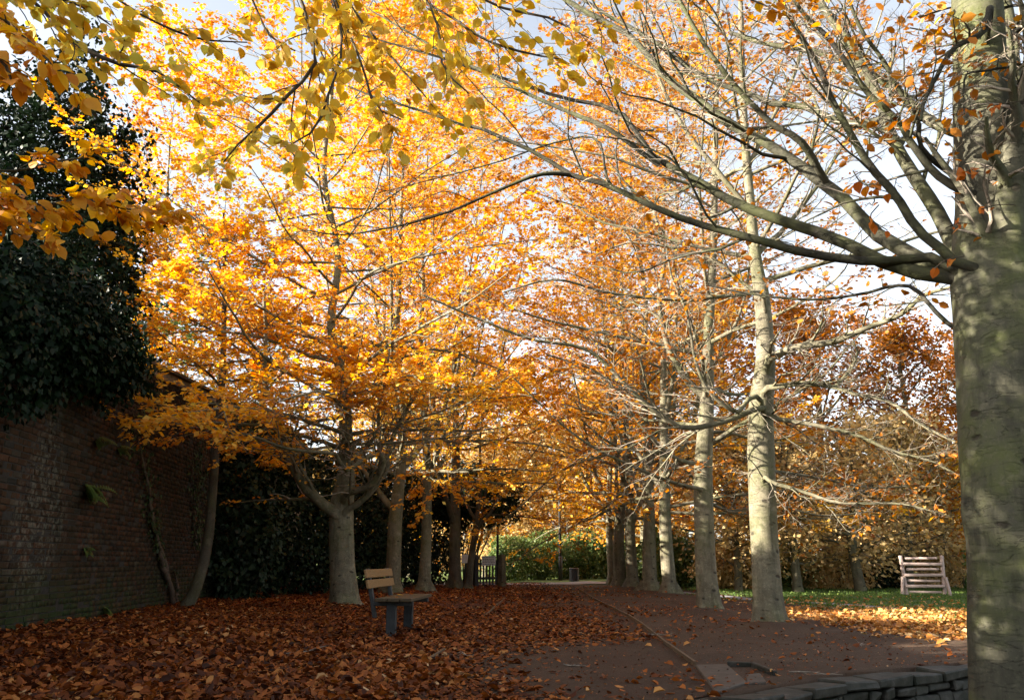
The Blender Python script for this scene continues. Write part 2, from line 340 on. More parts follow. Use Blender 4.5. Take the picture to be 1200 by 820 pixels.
# brick: own random per piece, with salts, moss near the ground and soot
def brickmat():
    m, nt, b = newmat('old_brick'); g = nd(nt, 'ShaderNodeNewGeometry'); v = g.outputs['Position']
    a = nd(nt, 'ShaderNodeAttribute', attribute_name='rnd'); oi = nd(nt, 'ShaderNodeObjectInfo')
    fac = mathn(nt, 'FRACT', mathn(nt, 'ADD', a.outputs['Fac'], mathn(nt, 'MULTIPLY', oi.outputs['Random'], 3.7)))
    col = ramp(nt, [(0, (.024, .012, .007)), (.3, (.042, .020, .011)), (.55, (.056, .026, .014)), (.8, (.085, .038, .021)), (.93, (.022, .022, .022)), (1, (.10, .072, .05))], fac).outputs[0]
    n = noise(nt, 22, 6, .7, v); col = mixc(nt, mathn(nt, 'MULTIPLY', n.outputs[0], .55), col, (.03, .02, .016))
    soot = ramp(nt, [(.4, (0, 0, 0)), (.62, (1, 1, 1))], noise(nt, .55, 4, .6, v).outputs[0]).outputs[0]
    col = mixc(nt, mathn(nt, 'MULTIPLY', soot, .55), col, (.022, .018, .012))
    sp = nd(nt, 'ShaderNodeSeparateXYZ'); nt.links.new(v, sp.inputs[0])
    dy = mathn(nt, 'ABSOLUTE', mathn(nt, 'SUBTRACT', sp.outputs[1], 10.6)); dz = mathn(nt, 'ABSOLUTE', mathn(nt, 'SUBTRACT', sp.outputs[2], 1.35))
    wsp = mathn(nt, 'SUBTRACT', 1.15, mathn(nt, 'ADD', mathn(nt, 'MULTIPLY', dy, 1.1), mathn(nt, 'MULTIPLY', dz, .5)))
    spots = ramp(nt, [(.47, (0, 0, 0)), (.6, (1, 1, 1))], noise(nt, 9, 5, .75, v).outputs[0]).outputs[0]
    salt = mathn(nt, 'MULTIPLY', mathn(nt, 'MINIMUM', mathn(nt, 'MAXIMUM', mathn(nt, 'MULTIPLY', wsp, 1.2), .05), .6), spots)
    col = mixc(nt, salt, col, (.15, .145, .115))
    mz = mathn(nt, 'SUBTRACT', 1.15, mathn(nt, 'MULTIPLY', sp.outputs[2], 1.1))
    mm = mathn(nt, 'MULTIPLY', mathn(nt, 'MINIMUM', mathn(nt, 'MAXIMUM', mz, .12), .95), ramp(nt, [(.35, (0, 0, 0)), (.55, (1, 1, 1))], noise(nt, 2.2, 6, .7, v).outputs[0]).outputs[0])
    col = mixc(nt, mm, col, (.025, .038, .014))
    nt.links.new(col, b.inputs['Base Color']); b.inputs['Roughness'].default_value = .95; b.inputs['Specular IOR Level'].default_value = .08
    bump(nt, b, n.outputs[0], .6, .01); return m
M['brick'] = brickmat()

# ------------------------------------------------------------------ ground
WALL_A, WALL_B = -4.815, -0.1176                       # brick wall plan line: X = A + B*Y
EDGE = [(-30, 4.6), (-1.0, 5.1), (.9, 5.45), (1.5, 5.95), (2.5, 6.83), (4.45, 8.05), (8, 9.5), (30, 15)]  # top of the retaining wall
EX = np.array([e[0] for e in EDGE]); EY = np.array([e[1] for e in EDGE])
TREES = [G(903, 737), G(832, 719), G(785, 698), G(762, 694), G(742, 690), G(405, 714), G(460, 697), G(497, 696)]
def mound(x, y):
    r = .022 * np.sin(x * 1.1 + 1) * np.sin(y * .8) + .012 * np.sin(x * 3.1 + y * 2.3) * (np.abs(y - 15) < 25)
    p = (x > -.75) & (x < 2.1)
    r = np.where(p, r * .3 - .01, r)
    dw = x - (WALL_A + WALL_B * y)
    r = r + .10 * np.exp(-np.maximum(dw, 0) / .8) * ((y > 8) & (y < 40) & (dw > -1))
    for tx, ty in TREES: r = r + .09 * np.exp(-((x - tx) ** 2 + (y - ty) ** 2) / .45)
    far = np.clip((y - 60) / 60, 0, 1); return r * (1 - far)
def ground_z(x, y):
    e = np.interp(x, EX, EY); return np.where(y > e + .12, mound(x, y), -.62 + .02 * np.sin(x * 2) * np.sin(y * 2))
def grid(xs, ys, zf):
    X, Y = np.meshgrid(xs, ys); Z = zf(X, Y); V = np.stack([X, Y, Z], -1).reshape(-1, 3); nx, ny = len(xs), len(ys)
    i, j = np.meshgrid(np.arange(nx - 1), np.arange(ny - 1)); b = j * nx + i
    F = np.stack([b, b + 1, b + nx + 1, b + nx], -1).reshape(-1, 4); return V, F
def groundmat(name, kind):
    m, nt, b = newmat(name); g = nd(nt, 'ShaderNodeNewGeometry'); v = g.outputs['Position']
    n1 = noise(nt, 1.1, 6, .65, v); n2 = noise(nt, 30, 7, .7, v); n3 = noise(nt, 140, 4, .7, v)
    soil = ramp(nt, [(.25, (.026, .015, .009)), (.5, (.064, .039, .024)), (.75, (.125, .086, .058))], mathn(nt, 'ADD', mathn(nt, 'MULTIPLY', n1.outputs[0], .5), mathn(nt, 'MULTIPLY', n2.outputs[0], .5))).outputs[0]
    if kind == 'ground':
        sp = nd(nt, 'ShaderNodeSeparateXYZ'); nt.links.new(v, sp.inputs[0])
        # leaf mould on the wall side of the path, bare earth on the other, turf beyond the trees
        lm = mathn(nt, 'MINIMUM', mathn(nt, 'MAXIMUM', mathn(nt, 'SUBTRACT', mathn(nt, 'MULTIPLY', n1.outputs[0], 1.4), mathn(nt, 'MULTIPLY', mathn(nt, 'ADD', sp.outputs[0], 1.2), .6)), 0.0), 1.0)
        vo = nd(nt, 'ShaderNodeTexVoronoi'); nt.links.new(v, vo.inputs['Vector']); vo.inputs['Scale'].default_value = 18
        sv_ = nd(nt, 'ShaderNodeSeparateColor'); nt.links.new(vo.outputs['Color'], sv_.inputs[0])
        mould = ramp(nt, [(0, (.03, .010, .006)), (.5, (.11, .032, .014)), (1, (.22, .07, .025))], sv_.outputs[0]).outputs[0]
        col = mixc(nt, lm, soil, mould)
        gm = mathn(nt, 'ADD', mathn(nt, 'SUBTRACT', sp.outputs[0], 5.6), mathn(nt, 'MULTIPLY', mathn(nt, 'SUBTRACT', n1.outputs[0], .5), 5))
        gfar = mathn(nt, 'MULTIPLY', mathn(nt, 'SUBTRACT', sp.outputs[1], 33.5), .5)
        gm = mathn(nt, 'MINIMUM', mathn(nt, 'MAXIMUM', mathn(nt, 'MAXIMUM', gm, gfar), 0.0), 1.0)
        grs = ramp(nt, [(.3, (.045, .075, .018)), (.7, (.10, .14, .035))], n2.outputs[0]).outputs[0]
        col = mixc(nt, gm, col, grs)
    else:
        pb = ramp(nt, [(.55, (0, 0, 0)), (.7, (1, 1, 1))], n3.outputs[0]).outputs[0]
        col = mixc(nt, mathn(nt, 'MULTIPLY', pb, .35), soil, (.15, .115, .085))
        lv = nd(nt, 'ShaderNodeTexVoronoi'); nt.links.new(v, lv.inputs['Vector']); lv.inputs['Scale'].default_value = 26
        wet = ramp(nt, [(.4, (0, 0, 0)), (.65, (1, 1, 1))], noise(nt, .7, 5, .65, v).outputs[0]).outputs[0]
        col = mixc(nt, mathn(nt, 'MULTIPLY', wet, .45), col, (.045, .016, .006))
    nt.links.new(col, b.inputs['Base Color']); b.inputs['Roughness'].default_value = .9; b.inputs['Specular IOR Level'].default_value = .2
    bump(nt, b, mathn(nt, 'ADD', n2.outputs[0], mathn(nt, 'MULTIPLY', n3.outputs[0], .5)), .8, .03); return m
M['ground'] = groundmat('earth_and_leaf_mould', 'ground'); M['path'] = groundmat('trodden_gravel_path', 'path')
xs = np.unique(np.r_[np.linspace(-600, -30, 12), np.linspace(-30, -9, 15), np.arange(-9, 14, .2), np.linspace(14, 40, 20), np.linspace(40, 600, 12)])
ys = np.unique(np.r_[np.linspace(-300, -10, 8), np.linspace(-10, 4, 10), np.arange(4.4, 18, .17), np.arange(18, 45, .4), np.linspace(45, 120, 20), np.linspace(120, 1200, 12)])
V, F = grid(xs, ys, ground_z); obj('ground', mesh_np('ground', V, F, smooth=True), M['ground'], kind='structure')

RE = [(1.62, 6.6), (1.67, 7.89), (1.75, 9.67), (2.0, 14.18), (2.03, 18), (2.09, 23.02), (2.25, 30), (2.7, 36), (4, 44)]   # right edge of the path
LE = [(-.95, 5.2), (-.81, 7.96), (-.6, 12), (-.44, 15.06), (-.17, 21.46), (.1, 30), (.3, 36), (.8, 44)]
def pathx(t, E): return np.interp(t, [e[1] for e in E], [e[0] for e in E])
py_ = np.arange(5.6, 44, .25); u = np.linspace(0, 1, 14)
YY = np.repeat(py_[:, None], 14, 1); l = pathx(py_, LE)[:, None]; r_ = pathx(py_, RE)[:, None]; XX = l + (r_ - l) * u
e_ = np.interp(XX, EX, EY) + .35; YY = np.maximum(YY, e_)
ZZ = mound(XX, YY) + .004 + .012 * np.sin(u * pi)
b = (np.arange(len(py_) - 1)[:, None] * 14 + np.arange(13)); F = np.stack([b, b + 1, b + 15, b + 14], -1).reshape(-1, 4)
obj('path', mesh_np('path', np.stack([XX, YY, ZZ], -1).reshape(-1, 3), F, smooth=True), M['path'], kind='structure')
# cross path over the lawn and the grey drive at the end
def strip(name, pts, w, mat, dz):
    P, R = resample([(x, y, 0) for x, y in pts], [w] * len(pts), 40); T = norm(np.gradient(P, axis=0)); S_ = np.cross(T, ZUP)
    U = np.linspace(-1, 1, 5); V = P[:, None] + S_[:, None] * (U[None, :, None] * R[:, None, None] / 2); V = V.reshape(-1, 3)
    V[:, 2] = mound(V[:, 0], V[:, 1]) + dz; b = (np.arange(39)[:, None] * 5 + np.arange(4)); F = np.stack([b, b + 1, b + 6, b + 5], -1).reshape(-1, 4)
    obj(name, mesh_np(name, V, F), mat, kind='structure')
M['drive'] = plain('pale_gravel', [(.3, (.16, .15, .16)), (.7, (.28, .27, .28))], 30, .9, .5, .01)
strip('footpath', [(5.0, 25.5), (6.5, 20.0), (8.6, 14.6), (12, 12.5), (20, 11)], .5, M['drive'], .006)
strip('drive', [(-6, 33.6), (0, 34.4), (3.5, 36.0), (12, 39)], 2.6, M['drive'], .030)

M['verge'] = plain('mown_verge', [(.3, (.05, .085, .02)), (.7, (.11, .16, .04))], 25, .9, .6, .02)
strip('grass_verge', [(.6, 38.2), (2.5, 39.6), (5, 41), (9, 43)], 4.2, M['verge'], .022)

# edging boards: a low timber line each side of the path
rng = np.random.default_rng(5)
def edging(pts, label):
    root = empty('path_edging', (pts[0][0], pts[0][1], 0), label, 'edging', 'timber edgings of the path')
    P, _ = resample([(x, y, 0) for x, y in pts], [1] * len(pts), max(3, int(abs(pts[-1][1] - pts[0][1]) / 1.5)))
    for a, c in zip(P[:-1], P[1:]):
        mb = MB(); d = c - a; L = np.linalg.norm(d[:2]); rz = math.atan2(d[1], d[0]); m_ = (a + c) / 2
        z = float(mound(np.array(m_[0]), np.array(m_[1]))); mb.box((m_[0] - pts[0][0] + rng.uniform(-.006, .006), m_[1] - pts[0][1], z + .008), (L - .015, .024, .07), rz)
        mb.build('edging_board', M['edge'], root)
edging([(x, y) for x, y in RE if 7.5 < y < 31], 'long thin timber edging curving along the right side of the path')
edging([(-.81, 7.96), (-.76, 8.6), (-.72, 9.1)], 'short piece of edging showing through the leaves in front of the bench')
edging([(-.47, 14.4), (-.44, 15.06), (-.17, 21.46)], 'timber edging on the left side of the path beyond the bench')

# paving slabs and the stone retaining wall with steps
def slab(name, pts, z0, z1, mat, parent=None, **kw):
    mb = MB(); mb.hexa([(x, y, z0) for x, y in pts] + [(x, y, z1) for x, y in pts]); return mb.build(name, mat, parent, bevel=.008, **kw)
g4 = lambda *q: [G(a, b) for a, b in q]
slab('paving_slab', g4((838, 812), (876, 800), (852, 779), (815, 780))[:4], -.05, .014, M['slab'], label='large pale paving slab at the near end of the right path edging', cat='paving slab')
slab('paving_slab', g4((875, 801), (899, 800), (891, 789), (874, 791)), -.05, .010, M['slab'], label='small broken paving slab among brown leaves beside the large slab', cat='paving slab')
st = empty('stone_edging', (2.1, 7.8, 0), 'dark low stone edge in two lengths behind the small broken slab', 'stone edging')
for (a, b2) in (((852, 779), (882, 780)), ((882, 780), (908, 790))):
    (x0, y0), (x1, y1) = G(*a), G(*b2); mb = MB(); mb.box(((x0 + x1) / 2 - 2.1, (y0 + y1) / 2 - 7.8, -.01), (math.hypot(x1 - x0, y1 - y0), .05, .09), math.atan2(y1 - y0, x1 - x0), 0, .006, rng)
    mb.build('stone', M['stone'], st, bevel=.008)
rw = empty('retaining_wall', (2.3, 6.9, -.6), 'low mossy dry stone retaining wall at the bottom right in front of the bare earth', 'retaining wall')
for si in range(len(EDGE) - 1):
    (x0, y0), (x1, y1) = EDGE[si], EDGE[si + 1]
    if x1 <= -30 or x0 >= 8 or x0 < -20 and False: continue
    if x0 == -30: x0, y0 = -7, 4.6 + 23 / 29 * .5
    if si == 3: pass
    L = math.hypot(x1 - x0, y1 - y0); rz = math.atan2(y1 - y0, x1 - x0); ux, uy = cos(rz), sin(rz); nx, ny = sin(rz), -cos(rz)
    zt = .008; course = 0
    while zt > -.6:
        h = .085 if course == 0 else rng.uniform(.08, .15); s = 0
        while s < L:
            w = min(rng.uniform(.28, .5) if course == 0 else rng.uniform(.15, .42), L - s)
            if L - s - w < .1: w = L - s
            if w > .05:
                d = .26 if course == 0 else .2; off = .02 if course == 0 else rng.uniform(-.02, .015)
                mb = MB(); c = s + w / 2
                mb.box((x0 + ux * c + nx * (off - d / 2 + .12) - 2.3, y0 + uy * c + ny * (off - d / 2 + .12) - 6.9, zt - h / 2 + .6 + (rng.uniform(-.012, .012) if course == 0 else 0)), (w - .014, d, h - .012), rz, 0, .017, rng)
                mb.build('stone', M['stone'], rw, bevel=.012)
            s += w
        zt -= h; course += 1
# steps down from the end of the path to the lower ground
stp = empty('steps', (1.2, 5.0, -.6), 'worn stone steps down from the near end of the path', 'steps')
for k in range(3):
    mb = MB(); mb.box((0, .10 - k * .3, .45 - k * .15 - .05), (1.6, .32, .14), 0, 0, .006, rng); mb.build('step', M['slab'], stp, bevel=.01)

# ------------------------------------------------------------------ brick wall
W0 = np.array([WALL_A + WALL_B * -8.0, -8.0]); W1 = np.array([WALL_A + WALL_B * 38, 38.0])
wd = W1 - W0; WL = np.linalg.norm(wd); wd /= WL; wn_ = np.array([wd[1], -wd[0]])         # normal faces the path (+X)
def wtop(y): return 3.75 + .085 * (min(y, 30) - 7.6)
wall = empty('brick_wall', (W0[0], W0[1], 0), 'tall old dark red brick garden wall with mossy foot behind the leaf bank', 'brick wall', rz=math.atan2(wd[1], wd[0]))
# local frame: +x along the wall, -y towards the path
mb = MB(); T_ = .45
for k in range(46):
    s0, s1 = k * WL / 46, (k + 1) * WL / 46; h0, h1 = wtop(W0[1] + wd[1] * s0) - .02, wtop(W0[1] + wd[1] * s1) - .02
    mb.hexa([(s0, 0, -.8), (s1, 0, -.8), (s1, T_, -.8), (s0, T_, -.8), (s0, 0, h0), (s1, 0, h1), (s1, T_, h1), (s0, T_, h0)])
mb.build('mortar_core', M['mortar'], wall)
CH = .081
bl = []
for c in range(int(5.9 / CH)):
    z = -.06 + c * CH; hdr = c % 4 == 1; w = .118 if hdr else .236; s = -rng.uniform(0, w)
    while s < WL - w:
        y = W0[1] + wd[1] * (s + w / 2)
        if z + CH < wtop(y) - .02 and s > 0 and 6.5 < y < 31:
            dmg = noise3(np.array([[s * .9, 0, z * 1.3]]), 1.0, 3)[0]
            bl.append((s + w / 2, z + CH / 2, w - .012 - rng.uniform(0, .006), CH - .012, rng.uniform(.0, .016) + (.006 if dmg > .5 else 0) - (.008 if rng.random() < .05 else 0), rng.normal() * .008, rng.random()))
        s += w
bl = np.array(bl)
def brick_px(s, z):
    x = W0[0] + wd[0] * s; y = W0[1] + wd[1] * s; zz = z - CAMZ
    cy_ = y * cos(PITCH) + zz * sin(PITCH); up = -y * sin(PITCH) + zz * cos(PITCH); return CX + x / cy_ * FPX, CY - up / cy_ * FPX, y
bpx, bpy_, byy = brick_px(bl[:, 0], bl[:, 1])
vis = (bpx > 2) & (bpx < 118) & (bpy_ > 500) & (bpy_ < 745)
order = np.argsort(np.where(vis, byy - bl[:, 2] * 8, 1e9))[:300]; single = np.zeros(len(bl), bool); single[order] = vis[order]
def brick_mesh(w, h, seed):
    r = np.random.default_rng(seed); mb = MB(); mb.box((0, .03, 0), (w, .1, h), 0, 0, .004, r)
    import bmesh
    me = bpy.data.meshes.new('brick'); me.from_pydata(np.concatenate(mb.V).tolist(), [], mb.F)
    bm = bmesh.new(); bm.from_mesh(me); ed = [e for e in bm.edges if all(v.co.y < 0 for v in e.verts)]
    bmesh.ops.bevel(bm, geom=ed, offset=.006, segments=1, affect='EDGES'); bm.to_mesh(me); bm.free()
    me.materials.append(M['brick']); return me
BM = {(hd, k): brick_mesh(.108 if hd else .224, .068, 10 + k + 20 * hd) for hd in (0, 1) for k in range(5)}
for i in np.where(single)[0]:
    s, z, w, h, out, rot, rr = bl[i]
    o = bpy.data.objects.new('brick', BM[(int(w < .15), i % 5)]); o.location = (s, -out + .02, z); o.rotation_euler = (0, rot * 2, rot); link(o, wall)
rest = bl[~single]
ctr = np.stack([rest[:, 0], np.full(len(rest), .03) - rest[:, 4] + .02, rest[:, 1]], -1); hx, hz = rest[:, 2] / 2, rest[:, 3] / 2
c8 = np.array([(-1, 1, -1), (1, 1, -1), (1, 1, 1), (-1, 1, 1), (-1, -1, -1), (1, -1, -1), (1, -1, 1), (-1, -1, 1)])
Vb = ctr[:, None] + c8[None] * np.stack([hx, np.full(len(hx), .05), hz], -1)[:, None] + rng.uniform(-.003, .003, (len(rest), 8, 3))
Fb = np.array([(4, 5, 6, 7), (0, 4, 7, 3), (1, 2, 6, 5), (3, 7, 6, 2), (0, 1, 5, 4)])[None] + (np.arange(len(rest)) * 8)[:, None, None]
obj('brickwork', mesh_np('brickwork', Vb.reshape(-1, 3), Fb.reshape(-1, 4), {'rnd': np.repeat(rest[:, 6], 5)}), M['brick'], wall, kind='stuff')
for k in range(76):
    s0, s1 = k * WL / 76, (k + 1) * WL / 76; h0, h1 = wtop(W0[1] + wd[1] * s0), wtop(W0[1] + wd[1] * s1)
    mb = MB(); mb.hexa([(s0 + .004, -.03, h0 - .16), (s1 - .004, -.03, h1 - .16), (s1 - .004, T_ + .03, h1 - .16), (s0 + .004, T_ + .03, h0 - .16), (s0 + .004, -.03, h0 - .004), (s1 - .004, -.03, h1 - .004), (s1 - .004, T_ + .03, h1 - .004), (s0 + .004, T_ + .03, h0 - .004)])
    mb.build('stone_band', M['band'], wall)
    mb = MB(); a, b2 = -.12, T_ + .12
    mb.hexa([(s0 + .004, a, h0), (s1 - .004, a, h1), (s1 - .004, b2, h1), (s0 + .004, b2, h0), (s0 + .004, a, h0 + .06), (s1 - .004, a, h1 + .06), (s1 - .004, b2 - .2, h1 + .14), (s0 + .004, b2 - .2, h0 + .14)])
    mb.build('coping_tile', M['coping'], wall)

# ------------------------------------------------------------------ trees
def trunk_mesh(P, R, S=24, seed=0, flare=.5, flare_h=.45, lumps=.035, knots=6):
    K = len(P); V, F = tubes(P[None], R[None], S); V = V.reshape(K, S, 3); rg = np.random.default_rng(seed)
    a = np.arange(S) * 2 * pi / S; hgt = P[:, 2] - P[0, 2]
    ph = rg.uniform(0, 6.28, 6)
    flare = flare * 1.5; flare_h = flare_h * .42
    f = 1 + lumps * noise3(V.reshape(-1, 3), 2.2, seed).reshape(K, S)
    fl = np.exp(-hgt / flare_h)[:, None] * flare; rt = .45 + .75 * np.maximum(0, np.sin(a * 5 + ph[0])) ** 2 + .35 * np.sin(a * 3 + ph[1])
    f = f + fl * rt
    d = V - P[:, None]
    for _ in range(knots):
        k0 = rg.uniform(.03, .85) * K; s0 = rg.uniform(0, S); w = rg.uniform(.7, 1.5)
        da = np.minimum(np.abs(np.arange(S) - s0), S - np.abs(np.arange(S) - s0)); dk = np.abs(np.arange(K) - k0)
        e = np.exp(-(da[None] ** 2) / (2 * w) - (dk[:, None] ** 2) / (1.2 * w)); f = f + .10 * e
    V = P[:, None] + d * f[:, :, None]
    return V.reshape(-1, 3), F
def limb_obj(P, R, mat, parent, S=8, name='limb'):
    V, F = tubes(P[None], R[None], S); V = V + noise3(V, 6, 3)[:, None] * .04 * np.repeat(R, S)[:, None] * norm(V - np.repeat(P, S, 0))
    return obj(name, mesh_np(name, V, F, smooth=True), mat, parent)
def tree(name, label, cat, base, tp, tr, limbs=(), group=None, seed=0, auto=None, leaf='leaf_orange', bark='bark', twigmat='twig', leafn=12, leafsize=.09,
         c1=12, c2=7, ratio1=.45, ratio2=.33, thr=None, flare=.5, S=24, K=70, handc=None, keepfn=None, tpl='far', droop=.15, grav1=0.0, twr=.0028, trunk_kn=6, c3=0, bst=.15, k1=6, k2=4, s1=3, xleaf=None, extra_leaves=None, tiltn=.42, up1=.06):
    rg = np.random.default_rng(seed); base = np.array(base, float)
    root = empty(name, tuple(base), label, cat, group)
    P, R = resample(tp, tr, K); P = P.copy(); P[0, 2] -= .08
    V, F = trunk_mesh(P, R, S, seed, flare, knots=trunk_kn); obj('trunk', mesh_np('trunk', V - base, F, smooth=True), M[bark], root)
    L_, R_, W_ = [], [], []
    for lp, r0, r1, *lm in limbs:
        lp = np.asarray(lp); p, r = resample(lp, r0 + (r1 - r0) * np.linspace(0, 1, len(lp)) ** .8, 26)
        wob = rg.normal(size=(26, 3)).cumsum(0) * .008; wob -= wob[0]; p = p + wob * min(1, r0 * 12)
        L_.append(p); R_.append(r); W_.append(1)
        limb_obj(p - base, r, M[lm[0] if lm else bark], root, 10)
    nh = len(L_)
    if auto:
        n = auto['n']; t = np.linspace(auto.get('t0', .25), .99, n) + rg.uniform(-.01, .01, n); t = np.clip(t, 0, .995)
        i = t * (K - 1); ii = i.astype(int); b0 = P[ii]; rr = R[ii]
        az = (np.arange(n) * 2.4 + rg.uniform(-.4, .4, n)) if 'az' not in auto else rg.uniform(*auto['az'], n)
        el = auto['el0'] + (auto['el1'] - auto['el0']) * (t - t[0]) / (t[-1] - t[0] + 1e-6) + rg.uniform(-.12, .12, n)
        Ln = auto['l0'] + (auto['l1'] - auto['l0']) * (t - t[0]) / (t[-1] - t[0] + 1e-6); Ln = Ln * rg.uniform(.75, 1.15, n)
        d = np.stack([np.cos(az) * np.cos(el), np.sin(az) * np.cos(el), np.sin(el)], -1); pts = [b0]; p = b0; kk = 14
        for j in range(kk - 1):
            d = norm(d + rg.normal(size=d.shape) * .09 + ZUP * auto.get('curve', .0)); p = p + d * (Ln / (kk - 1))[:, None]; pts.append(p)
        A = np.stack(pts, 1); r0 = np.minimum(rr * .42, auto.get('r', .06)) ; AR = r0[:, None] * np.linspace(1, .18, kk)[None]
        for k in range(n):
            p, r = resample(A[k], AR[k], 26); L_.append(p); R_.append(r)
            limb_obj((p - base)[::2], r[::2], M[bark], root, 6)
    if not L_: return root
    LP = np.stack(L_); LR = np.stack(R_)
    cnt = np.full(len(LP), c1); 
    if handc: cnt[:nh] = handc
    P1, R1 = spawn(LP, LR, cnt, bst, 1, ratio1, .85, rg, up=up1, K=k1, flat=.65, grav=.02 + grav1, noise=.16, rf=.45, rmin=.0045, taper=.22)
    P2, R2 = spawn(P1, R1, c2, .1, 1, ratio2 * 1.3, .8, rg, up=.05, K=k2, flat=.8, grav=.0 + grav1, noise=.2, rf=.55, rmin=twr, taper=.25)
    P3 = None
    if c3: P3, R3 = spawn(P2, R2, c3, .15, 1, .6, .7, rg, up=.05, K=3, flat=.6, noise=.22, rf=.6, rmin=.0014, taper=.3)
    if keepfn is not None:
        k = keepfn(P2[:, 2]); P2, R2 = P2[k], R2[k]
        k = keepfn(P1[:, 3]); P1, R1 = P1[k], R1[k]
    V1, F1 = tubes(P1, R1, s1); V2, F2 = tubes(P2, R2, 3)
    obj('branches', mesh_np('branches', V1 - base, F1, smooth=True), M[bark if twigmat == 'twig' else twigmat], root, kind='stuff')
    obj('twigs', mesh_np('twigs', V2 - base, F2), M[twigmat], root, kind='stuff')
    if P3 is not None:
        V3, F3 = tubes(P3, R3, 3); obj('twiglets', mesh_np('twiglets', V3 - base, F3), M[twigmat], root, kind='stuff')
    if leafn > 0:
        pos, al, nr, s, rn = twig_leaves(P2, leafn, rg, leafsize, thr=thr, seed=seed, droop=droop, tiltn=tiltn)
        p1, a1, n1, s1, q1 = twig_leaves(P1, leafn, rg, leafsize, thr=thr, seed=seed, droop=droop, t0=.4, tiltn=tiltn)
        pos, al, nr, s, rn = (np.concatenate(z) for z in ((pos, p1), (al, a1), (nr, n1), (s, s1), (rn, q1)))
        if xleaf is not None:
            k = xleaf(pos, rg); pos, al, nr, s, rn = pos[k], al[k], nr[k], s[k], rn[k]
        if extra_leaves is not None:
            k = extra_leaves(pos, rg); pos, al, nr, s, rn = pos[k], al[k], nr[k], s[k], rn[k]
        V, F, a, _ = leaf_arrays(pos, al, nr, s, rn, tpl)
        obj('crown', mesh_np('crown', V - base, F, {'rnd': a}), M[leaf], root, kind='stuff')
    return root

AV = 'beech trees lining the avenue'
